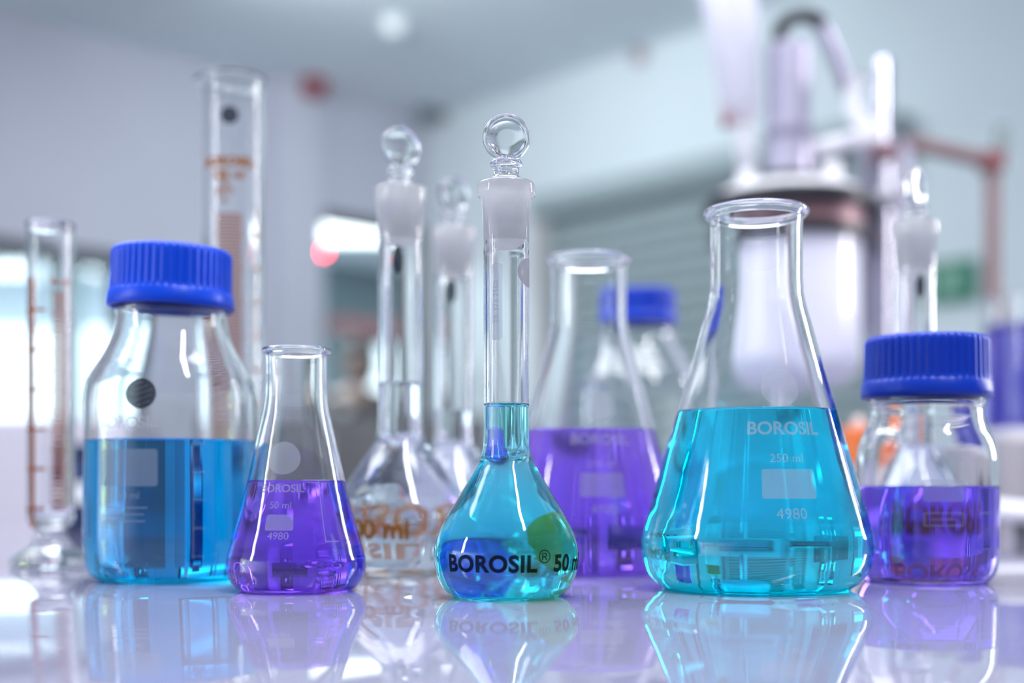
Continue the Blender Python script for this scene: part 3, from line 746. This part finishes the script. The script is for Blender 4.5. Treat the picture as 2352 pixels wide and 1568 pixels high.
# ------------------------------------------------------------------ glassware further back
V100 = [(z * mm, r * mm) for z, r in [(0, 19.5), (1.5, 23), (4, 26), (8, 28.6), (15, 30.2), (22, 30.3), (30, 28.2), (38, 24.2), (46, 19.2), (54, 13.6), (58.5, 11.0), (63, 9.8), (70, 9.55), (144, 9.55)]]
def vol100(x, d, label, yaw, level, mark=True):
    t, rf = volumetric(x, d, V100, 144 * mm, 163 * mm, 169.6 * mm, 9.55 * mm, 11.2 * mm, 10.4 * mm, 9.5 * mm, level, M_WATER, label, 9.2 * mm, 1.12, yaw, wall=1.3 * mm, rbase=18.5 * mm, liq_label='colourless liquid')
    if mark:
        wrap('printed_volume', text_bm('100 ml', 11.5 * mm, 0.35 * mm), M_ORANGE, t, rf, 20 * mm, math.radians(-18), cell=0.0015, label='amber 100 ml lettering')
        wrap('printed_brand', text_bm('BOROSIL', 11 * mm, 0.35 * mm), M_ORANGE, t, rf, 20 * mm, math.radians(172), cell=0.0015, label='amber BOROSIL lettering on the far side')
        wrap('neck_emblem', disc_bm(6 * mm, 0.36), M_SLATE, t, rf, 136 * mm, math.radians(-3), label='dark round emblem on the neck')
    return t
vol100(920, 3.0 / 5.25, 'tall clear volumetric flask with amber lettering, left of the in-focus flask', math.radians(32), 82.5 * mm)
vol100(1042, 3.0 / 4.54, 'clear volumetric flask showing just left of the in-focus flask neck', math.radians(40), 76 * mm)
vol100(2102, 3.0 / 4.65, 'clear volumetric flask rising behind the squat violet bottle', math.radians(48), 80 * mm)

def cylinder(x, d, H, r, foot, label, spout, seg=80, fl=1.0):
    t = empty('measuring_cylinder', ((x - 1176) / F * d, d, BENCH), label, 'measuring cylinder')
    w = 1.3 * mm; fz = 20 * mm
    prof = [(0, fz), (r * 0.8, fz), (r * 0.97, fz + 1.5 * mm), (r, fz + 4 * mm)]
    for z in zlist(fz + 5 * mm, H - 4 * mm, 0.004): prof.append((r, z))
    prof += [(r + 0.2 * fl * mm, H - 3 * mm), (r + 0.9 * fl * mm, H - 1.4 * mm), (r + 1.3 * fl * mm, H - 0.3 * mm), (r + 0.9 * fl * mm, H + 0.3 * mm), (r + 0.1 * mm, H), (r - 0.9 * mm, H - 1.2 * mm), (r - w, H - 3 * mm)]
    for z in zlist(H - 4 * mm, fz + 6 * mm, 0.004): prof.append((r - w, z))
    prof += [(r - w - 1 * mm, fz + 4 * mm), (0, fz + 3.2 * mm)]
    bm = bmesh.new(); add_lathe(bm, prof, seg)
    for v in bm.verts:       # pouring spout pulled to the left
        k = max(0.0, (v.co.z - (H - 9 * mm)) / (9 * mm))
        a = math.atan2(v.co.y, -v.co.x)
        g = math.exp(-(a / 0.38) ** 2)
        v.co.x -= spout * g * k ** 1.6
    finish('glass_body', bm, M_GLASS, t)
    # moulded glass foot, six-sided with rounded steps
    fp = [(0, 0), (foot * 0.7, 0.1 * mm), (foot * 0.97, 0.3 * mm), (foot, 1.5 * mm), (foot * 0.97, 4.5 * mm), (foot * 0.8, 7 * mm), (foot * 0.52, 10 * mm), (r * 0.72, 14 * mm), (r * 0.62, 17 * mm), (r * 0.72, fz + 0.2 * mm), (0, fz + 0.2 * mm)]
    bm = bmesh.new(); add_lathe(bm, fp, 72)
    for v in bm.verts:
        rr = math.hypot(v.co.x, v.co.y)
        if rr > r * 1.05:
            a = math.atan2(v.co.y, v.co.x); a6 = (a % (PI / 3)) - PI / 6
            k = 1 - 0.5 * (1 - 0.9 / max(0.9, math.cos(a6) / 1.0) ) * 0
            s_ = 0.90 / math.cos(a6) ; s_ = min(s_, 1.0)
            v.co.x *= s_; v.co.y *= s_
    finish('foot', bm, M_GLASS, t, auto=35)
    return t
cs = cylinder(117, 3.0 / 4.8, 164 * mm, 10.9 * mm, 19.5 * mm, 'short glass measuring cylinder with orange graduations at far left', 0.8 * mm, fl=0.15)
rf = lambda z: 10.9 * mm
Z = lambda y: (1301 - y) / 4.8 * mm
bars = [(0, 0, 3.0 * mm, 118 * mm)] + [(0, (k * 18.7 - 50) * mm, 14 * mm, 1.5 * mm) for k in range(6)]
wrap('graduation_scale', bars_bm(bars), M_BROWN, cs, rf, 78 * mm, math.radians(-30), cell=0.0012)
bars = [(0, (k * 1.85 - 50) * mm, (8 if k % 5 == 0 else 6.5) * mm, 1.0 * mm) for k in range(56)]
wrap('fine_graduations', bars_bm(bars), M_BROWN, cs, rf, 78 * mm, math.radians(40), cell=0.0012)
wrap('printed_volume', text_bm('25 ml', 4 * mm, 0.2 * mm), M_BROWN, cs, rf, 135 * mm, math.radians(40), cell=0.0012)

cl = cylinder(537, 3.0 / 4.45, 249 * mm, 15.5 * mm, 33 * mm, 'tall glass measuring cylinder with brown markings and a pouring spout', 4.0 * mm)
rf = lambda z: 15.5 * mm
wrap('printed_brand', text_bm('BOROSIL', 6.4 * mm, 0.45 * mm, 1.1), M_ORANGE, cl, rf, 202.5 * mm, 0, cell=0.0014, label='amber BOROSIL lettering')
wrap('printed_volume', text_bm('100 ml', 5.6 * mm, 0.35 * mm, 1.15), M_ORANGE, cl, rf, 196 * mm, 0, cell=0.0014)
wrap('printed_notes', text_bm('TC\n20\u00b0C\nA', 4.4 * mm, 0.25 * mm), M_ORANGE, cl, rf, 187.5 * mm, math.radians(-6), cell=0.0014)
wrap('emblem', disc_bm(4.5 * mm), M_SLATE, cl, rf, 226 * mm, math.radians(4), label='round white emblem coloured dark as if backlit')
bars = [(0, (k * 1.72 - 74) * mm, (15.0 if k % 10 == 0 else 13) * mm, 0.95 * mm) for k in range(87)]
wrap('fine_graduations', bars_bm(bars), M_BROWN, cl, rf, 102 * mm, math.radians(3), cell=0.0014)
bars = [(0, (k * 17.2 - 74) * mm, 5 * mm, 1.6 * mm) for k in range(9)]
wrap('main_graduations', bars_bm(bars), M_BROWN, cl, rf, 103 * mm, math.radians(60), cell=0.0014)

# 500 ml blue-capped clear bottle further back
BB = [(z * mm, r * mm) for z, r in [(0, 36), (2, 39.5), (6, 42), (12, 43), (95, 43), (108, 42.4), (118, 39.5), (128, 33), (138, 26.8), (145, 23.5), (150, 22.3), (153, 22.3), (155, 20.6), (178, 20.4)]]
bottle(1474, 3.0 / 3.15, BB, 178 * mm, 35 * mm, 0, None, 'empty blue-capped bottle far behind the violet conical flask', (157 * mm, 182 * mm), M_CAP2)
# dark blue bottle with a pale label at far left, behind the short cylinder
DK = principled('navy_plastic', (0.015, 0.03, 0.10), 0.35, noise=0.05, nscale=40)
t = empty('plastic_bottle', px(185, 1218, 1.2).xy.to_3d() + Vector((0, 0, BENCH)), 'dark navy bottle with a pale label behind the short measuring cylinder', 'bottle')
bm = bmesh.new(); add_lathe(bm, [(0, 0), (0.021, 0), (0.0225, 0.002), (0.0225, 0.052), (0.020, 0.058), (0.012, 0.062), (0.012, 0.066), (0, 0.066)], 48); finish('body', bm, DK, t, auto=40)
bm = bmesh.new(); add_lathe(bm, [(0, 0.066), (0.014, 0.066), (0.014, 0.078), (0.013, 0.079), (0, 0.079)], 48); finish('cap', bm, DK, t, auto=40)
rfk = lambda z: 0.0226
wrap('paper_label', rect_bm(0.030, 0.018), principled('pale_label_paper', (0.75, 0.78, 0.82), 0.7, noise=0.02, nscale=30), t, rfk, 0.034, math.radians(10), cell=0.003, label='pale paper label')
# orange-capped bottle between the large cyan flask and the squat bottle
OR = principled('orange_plastic', (0.85, 0.20, 0.05), 0.4, noise=0.05, nscale=40)
PKB = principled('pale_pink_plastic', (0.75, 0.55, 0.55), 0.4, noise=0.03, nscale=40)
t = empty('wash_bottle', px(1972, 1200, 1.02).xy.to_3d() + Vector((0, 0, BENCH)), 'small pale pink bottle with an orange cap behind the large cyan flask', 'bottle')
bm = bmesh.new(); add_lathe(bm, [(0, 0), (0.013, 0), (0.0145, 0.002), (0.0145, 0.052), (0.012, 0.057), (0, 0.057)], 48); finish('body', bm, PKB, t, auto=40)
bm = bmesh.new(); add_lathe(bm, [(0, 0.0571), (0.0150, 0.0571), (0.0150, 0.083), (0.0135, 0.0845), (0, 0.0845)], 48); finish('cap', bm, OR, t, auto=40)['label'] = 'orange cap'
bm = bmesh.new(); add_lathe(bm, [(0, 0.0846), (0.008, 0.0846), (0.004, 0.090), (0.003, 0.094), (0, 0.094)], 32); finish('nozzle', bm, PKB, t)

# hotplate stirrer with a beaker of violet liquid at the right edge
M_BEIGE = principled('warm_grey_casing', (0.42, 0.39, 0.42), 0.45, noise=0.03, nscale=20)
d = 1.22
t = empty('hotplate_stirrer', Vector(((2400 - 1176) / F * d, d, BENCH)), 'warm grey hotplate stirrer under the violet beaker at right edge', 'stirrer')
bm = bmesh.new(); add_box(bm, (0, 0, 0.046), (0.125, 0.16, 0.075)); bevel_all(bm, 0.006, 3); finish('casing', bm, M_BEIGE, t, auto=30)
bm = bmesh.new(); add_box(bm, (0, 0, 0.0875), (0.122, 0.13, 0.0075)); bevel_all(bm, 0.002); finish('top_plate', bm, M_WHITEP, t, auto=30)
for sx in (-1, 1):
    for sy in (-1, 1):
        bm = bmesh.new(); add_lathe(bm, [(0, 0), (0.006, 0), (0.006, 0.0085), (0, 0.0085)], 24); o = finish('foot', bm, M_BLACK, t, auto=40); o.location = (sx * 0.045, sy * 0.06, 0)
for sx in (-1, 1):
    bm = bmesh.new(); add_lathe(bm, [(0, 0), (0.010, 0), (0.009, 0.012), (0, 0.012)], 32, Matrix.Translation((sx * 0.03, -0.080, 0.04)) @ Matrix.Rotation(PI / 2, 4, 'X')); finish('knob', bm, M_BLACK, t, auto=40)
t = empty('beaker', Vector(((2378 - 1176) / F * d, d, BENCH + 0.0915)), 'tall beaker of deep violet liquid standing on the hotplate', 'beaker')
rb = smooth_prof([(0, 0.040), (0.003, 0.0435), (0.008, 0.045), (0.10, 0.045), (0.122, 0.045), (0.125, 0.046)])
vessel(t, rb, 0.125, 0.039, 1.5 * mm, 2 * mm, step=0.004)
liquid(t, rb, 0.098, 1.5 * mm, 2 * mm, liquid_mat('dark_violet_solution', (40, 50, 4)), step=0.004)
bm = bmesh.new()
# white hose lying across the bench behind the squat bottle
bm = bmesh.new()
add_tube(bm, curve_pts([(0.37, 1.12, BENCH + 0.026), (0.41, 1.02, BENCH + 0.018), (0.47, 0.94, BENCH + 0.012), (0.56, 0.88, BENCH + 0.0085), (0.70, 0.86, BENCH + 0.0082)], 8), 0.008, 16)
o = finish('rubber_hose', bm, M_WHITEP, None); setp(o, 'white hose curving across the bench at the right edge', 'hose')

# ------------------------------------------------------------------ stirred glass reactor rig behind the large cyan flask
dR = 1.30
kR = dR / F                   # metres per pixel at the rig
def R3(x, y, dy=0.0): return Vector(((x - 1176) * kR, dR + dy, EYE - (y - 1124) * kR))
M_LILAC = principled('lilac_anodised_metal', (0.50, 0.47, 0.60), 0.42, 0.6, noise=0.05, nscale=30)
M_PINKM = principled('rose_metal', (0.26, 0.15, 0.17), 0.4, 0.3, noise=0.05, nscale=30)
rx = (1812 - 1176) * kR
rig = empty('glass_reactor', (rx, dR, BENCH), 'glass reactor with black clamp ring and white vessel behind the large flask', 'reactor')
def ry(y): return EYE - (y - 1124) * kR - BENCH      # height above the bench of a pixel row
def lat(name, rows, mat, parent, ox=0.0, seg=64, lab=None, auto=40):
    bm = bmesh.new(); add_lathe(bm, [(r * kR, ry(y)) for r, y in rows], seg, Matrix.Translation((ox * kR, 0, 0)))
    o = finish(name, bm, mat, parent, auto=auto)
    if lab: o['label'] = lab
    return o
lat('vessel', [(0, 905), (60, 895), (130, 880), (158, 850), (162, 820), (162, 562), (0, 562)], principled('opal_vessel', (0.80, 0.79, 0.90), 0.2, coat=0.5, noise=0.02, nscale=5), rig, lab='white cylindrical vessel')
lat('clamp_ring', [(0, 497), (190, 497), (196, 490), (196, 470), (188, 462), (0, 462)], M_BLACK, rig, lab='black clamp ring')
lat('ring_band', [(0, 537), (172, 537), (172, 498), (0, 498)], M_PINKM, rig, lab='rose metal band')
lat('gasket', [(0, 561), (180, 561), (180, 538), (0, 538)], M_BLACK, rig, lab='black gasket')
lat('lid', [(0, 461), (150, 461), (160, 455), (155, 440), (0, 436)], M_WHITEP, rig)
lat('motor_collar', [(0, 435), (58, 435), (62, 425), (58, 405), (0, 400)], M_BLACK, rig, lab='black collar')
lat('motor', [(0, 399), (50, 399), (50, 110), (44, 104), (0, 104)], M_LILAC, rig, lab='lilac metal stirrer motor')
lat('motor_band', [(51, 322), (54, 322), (54, 300), (51, 300)], principled('band_grey', (0.25, 0.23, 0.32), 0.5, noise=0.03, nscale=20), rig)
lat('lid_port', [(0, 435), (26, 435), (26, 375), (20, 372), (0, 372)], M_WHITEP, rig, ox=95)
lat('lid_port', [(0, 435), (24, 435), (22, 395), (0, 392)], M_WHITEP, rig, ox=-95)
lat('drain_stem', [(0, 1150), (22, 1150), (22, 900), (0, 900)], M_STEEL, rig)
bm = bmesh.new(); add_tube(bm, curve_pts([R3(1790, 104), R3(1795, 62), R3(1822, 40), R3(1862, 38), R3(1890, 58)], 8), 17 * kR, 20)
o = finish('cable_elbow', bm, M_BLACK, rig); o.location = (-rx, -dR, -BENCH); o['label'] = 'black bent cable elbow'
bm = bmesh.new(); add_tube(bm, curve_pts([R3(1884, 52), R3(1925, 100, .02), R3(1975, 165, .05), R3(2025, 235, .07), R3(2058, 310, .08), R3(2080, 400, .08)], 8), 17 * kR, 20)
o = finish('cable_hose', bm, M_LILAC, rig); o.location = (-rx, -dR, -BENCH); o['label'] = 'lilac hose from the motor'
bm = bmesh.new(); add_tube(bm, [R3(1860, 345), R3(1940, 325), R3(2010, 305)], 19 * kR, 16)
o = finish('support_arm', bm, M_WHITEP, rig); o.location = (-rx, -dR, -BENCH)
# stand foot
bm = bmesh.new(); add_box(bm, (0, 0, 0.008), (0.14, 0.14, 0.0155)); bevel_all(bm, 0.002); finish('base_plate', bm, M_STEEL, rig, auto=30)
# support post
po = empty('support_post', ((2037 - 1176) * kR, dR + 0.012, BENCH), 'steel upright post right of the reactor', 'post')
bm = bmesh.new(); add_lathe(bm, [(0, 0.01), (20 * kR, 0.01), (20 * kR, ry(140)), (15 * kR, ry(128)), (0, ry(125))], 32); finish('rod', bm, principled('polished_rod', (0.62, 0.60, 0.70), 0.18, 0.9, noise=0.04, nscale=20), po, auto=40)
bm = bmesh.new(); add_box(bm, (0.012, 0, 0.005), (0.04, 0.05, 0.01)); finish('foot_plate', bm, M_STEEL, po, smooth=False)
bm = bmesh.new(); add_box(bm, (0, 0, (ry(300) + ry(760)) / 2), (62 * kR, 0.03, ry(300) - ry(760))); bevel_all(bm, 0.002)
finish('back_rail', bm, principled('grey_rail', (0.42, 0.42, 0.52), 0.4, 0.3, noise=0.04, nscale=20), po, auto=30).location = (0, 0.035, 0)
for yy in (455, 345):
    bm = bmesh.new(); add_box(bm, (0, 0.006, ry(yy)), (56 * kR, 0.042, 34 * kR)); bevel_all(bm, 0.002); finish('clamp_boss', bm, M_STEEL if yy == 455 else M_PINKM, po, auto=30)
# glass side tube
gt = empty('glass_side_tube', (0, 0, 0), 'curved glass tube standing between motor and post', 'glass tube')
bm = bmesh.new(); add_tube(bm, curve_pts([R3(1958, 195, -.02), R3(1945, 245, -.02), R3(1958, 285, -.02), R3(1985, 303, -.02), R3(2015, 298, -.02)], 8), 17 * kR, 20); finish('tube', bm, M_FROST, gt)
bm = bmesh.new(); bmesh.ops.create_uvsphere(bm, u_segments=24, v_segments=16, radius=22 * kR, matrix=Matrix.Translation(R3(1957, 200, -.02))); finish('bulb_end', bm, M_GLASS, gt)
# coil condenser, top left of the rig
cx_, cd = 1690, 1.30
kC = cd / F
def C3(x, y): return Vector(((x - 1176) * kC, cd, EYE - (y - 1124) * kC))
co = empty('coil_condenser', C3(1717, 391), 'tall leaning glass coil condenser with a red tap beside the motor', 'condenser')
loc = co.location.copy()
ax0, ax1 = C3(1706, 290) - loc, C3(1660, -140) - loc
bm = bmesh.new(); add_tube(bm, [ax0, ax0.lerp(ax1, 0.06), ax0.lerp(ax1, 0.5), ax1], [30 * kC, 46 * kC, 60 * kC, 72 * kC], 48)
o = finish('jacket', bm, ink_mat('milky_jacket_glass', (0.95, 0.94, 1.0), 0.62), co)
bm = bmesh.new(); u = (ax1 - ax0).normalized(); e1 = u.orthogonal().normalized(); e2 = u.cross(e1); L = (ax1 - ax0).length
pts = []
for k in range(24 * 26 + 1):
    f = k / (24 * 26); a = 2 * PI * 26 * f
    pts.append(ax0 + u * (L * (0.10 + 0.86 * f)) + (e1 * math.cos(a) + e2 * math.sin(a)) * (26 + 20 * f) * kC)
add_tube(bm, pts, 8 * kC, 8); finish('coil', bm, M_MILK, co)['label'] = 'milky glass coil'
bm = bmesh.new(); add_tube(bm, [C3(1708, 292) - loc, C3(1717, 391.5) - loc], 24 * kC, 24); finish('joint', bm, M_FROST, co)
bm = bmesh.new(); add_tube(bm, [C3(1710, 272) - loc, C3(1680, 272) - loc], 8 * kC, 16)
add_tube(bm, [C3(1684, 272) - loc, C3(1662, 272) - loc], [14 * kC, 17 * kC], 20)
add_box(bm, C3(1664, 272) - loc, (10 * kC, 0.008, 44 * kC)); finish('tap', bm, M_RED, co)['label'] = 'red tap handle'
# rose coloured tube frame at the right
kF = 1.75 / F
def F3(x, y): return Vector(((x - 1176) * kF, 1.75, EYE - (y - 1124) * kF))
M_COPPER = principled('rose_brown_tube', (0.22, 0.135, 0.14), 0.45, 0.2, noise=0.06, nscale=30)
z0 = F3(0, 300).z
fr = empty('tube_frame', (F3(2280, 0).x, 1.75, 0), 'rose-brown tubular frame with a right angle joint near the exit sign', 'frame')
L0 = fr.location.copy()
bm = bmesh.new(); add_tube(bm, [F3(2080, 325) - L0, F3(2280, 372) - L0], 18 * kF, 20); finish('cross_tube', bm, M_COPPER, fr, auto=40)
bm = bmesh.new(); add_tube(bm, [F3(2280, 372) - L0, Vector((0, 0, 0.0))], 17 * kF, 20); finish('upright', bm, M_COPPER, fr, auto=40)
bm = bmesh.new(); add_box(bm, F3(2278, 371) - L0, (46 * kF, 0.03, 46 * kF)); bevel_all(bm, 0.003); finish('corner_joint', bm, principled('dark_red_joint', (0.20, 0.07, 0.075), 0.4, noise=0.05, nscale=30), fr, auto=30)['label'] = 'dark red corner joint'
bm = bmesh.new(); add_tube(bm, [F3(2300, 350) - L0, F3(2302, 290) - L0], 16 * kF, 20); finish('end_stub', bm, M_GREYD, fr, auto=40)
bm = bmesh.new(); add_tube(bm, [F3(2080, 325) - L0, Vector((F3(2080, 0).x, 1.75, 0)) - L0], 12 * kF, 16); finish('rear_upright', bm, M_LILAC, fr, auto=40)

# ------------------------------------------------------------------ furniture beyond the bench
def cabinet(name, cat, x, y, w, dp, z0, z1, mat, label, rot=0.0, doors=2):
    t = empty(name, (x, y, 0), label, cat, rz=rot)
    bm = bmesh.new(); add_box(bm, (0, 0, (z0 + z1) / 2), (w, dp, z1 - z0)); bevel_all(bm, 0.004); finish('body', bm, mat, t, auto=30)
    for k in range(doors):
        ww = w / doors
        bm = bmesh.new(); add_box(bm, (-w / 2 + ww * (k + .5), -dp / 2 - 0.009, (z0 + z1) / 2), (ww - 0.01, 0.016, (z1 - z0) - 0.03)); bevel_all(bm, 0.002)
        dd = finish('door', bm, mat, t, auto=30)
        bm = bmesh.new(); add_box(bm, (-w / 2 + ww * (k + .5) + ww * 0.35, -dp / 2 - 0.027, z1 - 0.12), (0.012, 0.018, 0.10)); finish('handle', bm, M_STEEL, dd, smooth=False)
    return t
M_LAVC = principled('lavender_white_laminate', (0.60, 0.56, 0.66), 0.5, noise=0.02, nscale=5)
M_BRNG = principled('brown_grey_laminate', (0.13, 0.13, 0.14), 0.5, noise=0.05, nscale=5)
cabinet('storage_cabinet', 'cabinet', -1.62, 3.55, 1.15, 0.5, 0, 1.12, M_LAVC, 'low lavender-white cabinet at the far left below the window')
cabinet('equipment_cabinet', 'cabinet', -0.62, 5.2, 1.05, 0.5, 0, 1.22, M_BRNG, 'dark brown-grey cabinet standing in front of the glass door')
cabinet('wall_cabinet', 'cabinet', 1.05, 3.3, 1.4, 0.5, 0, 1.0, M_LAVC, 'low white cabinet beyond the bench at right', doors=3)
# small pale bowl on the dark cabinet
t = empty('mixing_bowl', (-0.655, 5.08, 1.22), 'small pale bowl on the dark cabinet below the person', 'bowl')
bm = bmesh.new(); add_lathe(bm, [(0, 0), (0.022, 0), (0.022, 0.006), (0.045, 0.03), (0.052, 0.055), (0.049, 0.055), (0.042, 0.032), (0.02, 0.012), (0, 0.011)], 40); finish('bowl', bm, M_OFFW, t)
t.scale = (0.6, 0.6, 0.6)

# ------------------------------------------------------------------ the person in the adjoining room
SK = principled('skin', (0.13, 0.06, 0.042), 0.55, noise=0.05, nscale=30)
HR = principled('dark_hair', (0.012, 0.009, 0.008), 0.5, noise=0.1, nscale=60)
BLK = principled('black_cloth', (0.004, 0.0045, 0.006), 0.95, noise=0.1, nscale=40)
TRS = principled('dark_trousers', (0.02, 0.022, 0.03), 0.8, noise=0.1, nscale=40)
pe = empty('person', (-0.885, 7.6, 0), 'person with dark hair in black clothing standing beyond the glass door', 'person', rz=math.radians(-8))
def skin_body(name, verts, edges, rad, mat, parent, sub=2, root=0):
    me = bpy.data.meshes.new(name); me.from_pydata(verts, edges, [])
    o = bpy.data.objects.new(name, me); COL.objects.link(o); o.parent = parent
    s = o.modifiers.new('skin', 'SKIN'); s.use_smooth_shade = True
    if not me.skin_vertices: 
        bpy.context.view_layer.update()
    sv = me.skin_vertices[0].data if me.skin_vertices else me.attributes
    for i, r in enumerate(rad): me.skin_vertices[0].data[i].radius = (r, r * 0.8) if isinstance(r, float) else r
    me.skin_vertices[0].data[root].use_root = True
    u = o.modifiers.new('sub', 'SUBSURF'); u.levels = sub; u.render_levels = sub
    me.materials.append(mat); return o
V = [(0, 0, 0.95), (0, 0, 1.10), (0, 0, 1.28), (0, 0.0, 1.42), (0, -0.005, 1.47), (0, -0.01, 1.53), (0, -0.012, 1.60), (0, -0.005, 1.69),
     (-.18, 0, 1.40), (-.23, .02, 1.15), (-.20, -.08, 0.93), (-.19, -.10, .85), (.18, 0, 1.40), (.24, .02, 1.15), (.20, -.08, .95), (.19, -.10, .87),
     (-.10, 0, .86), (-.11, 0.01, .5), (-.11, .02, .1), (-.12, -.12, .04), (.10, 0, .86), (.11, .01, .5), (.11, .02, .1), (.12, -.12, .04)]
E = [(0, 1), (1, 2), (2, 3), (3, 4), (4, 5), (5, 6), (6, 7), (3, 8), (8, 9), (9, 10), (10, 11), (3, 12), (12, 13), (13, 14), (14, 15), (0, 16), (16, 17), (17, 18), (18, 19), (0, 20), (20, 21), (21, 22), (22, 23)]
RD = [(.15, .11), (.14, .10), (.16, .11), (.13, .09), (.056, .056), (.055, .065), (.080, .098), (.075, .092), .07, .048, .034, (.042, .02), .07, .048, .034, (.042, .02), .09, .062, .042, (.045, .03), .09, .062, .042, (.045, .03)]
skin_body('body', V, E, RD, SK, pe)
Vj = V[:4] + [(0, 0, 1.475)] + [V[8], V[9], (-.203, -.07, .96), V[12], V[13], (.203, -.07, .98)]
Ej = [(0, 1), (1, 2), (2, 3), (3, 4), (3, 5), (5, 6), (6, 7), (3, 8), (8, 9), (9, 10)]
skin_body('jacket', Vj, Ej, [(.175, .135), (.165, .125), (.185, .135), (.185, .145), (.082, .082), .088, .062, .05, .088, .062, .05], BLK, pe)
Vt = [V[0], V[16], V[17], (-.11, .02, .12), V[20], V[21], (.11, .02, .12)]
skin_body('trousers', Vt, [(0, 1), (1, 2), (2, 3), (0, 4), (4, 5), (5, 6)], [(.17, .13), .11, .08, .065, .11, .08, .065], TRS, pe)
bm = bmesh.new(); bmesh.ops.create_uvsphere(bm, u_segments=40, v_segments=28, radius=1)
for v in bm.verts:           # shoulder length hair, open at the face
    x, y, z = v.co
    front = max(0.0, -y - 0.25) / 0.75
    if z < 0.55 and front > 0: y += front * (0.62 if z > 0.3 else 0.9)
    if z < 0: z *= 1.55; x *= 1 + 0.12 * min(1, -z)
    v.co = Vector((x * .098, y * .118 + .014, z * .125 + 1.665))
finish('hair', bm, HR, pe)
bm = bmesh.new(); bmesh.ops.create_uvsphere(bm, u_segments=16, v_segments=10, radius=1)
for v in bm.verts: v.co = Vector((v.co.x * .013, v.co.y * .018 - .098, v.co.z * .024 + 1.618))
finish('nose', bm, SK, pe)
LIP = principled('lips', (0.28, 0.08, 0.07), 0.5, noise=0.03, nscale=40)
bm = bmesh.new(); bmesh.ops.create_uvsphere(bm, u_segments=16, v_segments=10, radius=1)
for v in bm.verts: v.co = Vector((v.co.x * .024, v.co.y * .010 - .088, v.co.z * .007 + 1.572))
finish('mouth', bm, LIP, pe)
for sx in (-1, 1):
    bm = bmesh.new(); bmesh.ops.create_uvsphere(bm, u_segments=16, v_segments=10, radius=1)
    for v in bm.verts: v.co = Vector((v.co.x * .013 + sx * .030, v.co.y * .008 - .091, v.co.z * .007 + 1.645))
    finish('eye', bm, BLK, pe)
    bm = bmesh.new(); bmesh.ops.create_uvsphere(bm, u_segments=16, v_segments=10, radius=1)
    for v in bm.verts: v.co = Vector((v.co.x * .008 + sx * .084, v.co.y * .018, v.co.z * .030 + 1.625))
    finish('ear', bm, SK, pe)
pe.scale = (1.03, 1.03, 1.03)
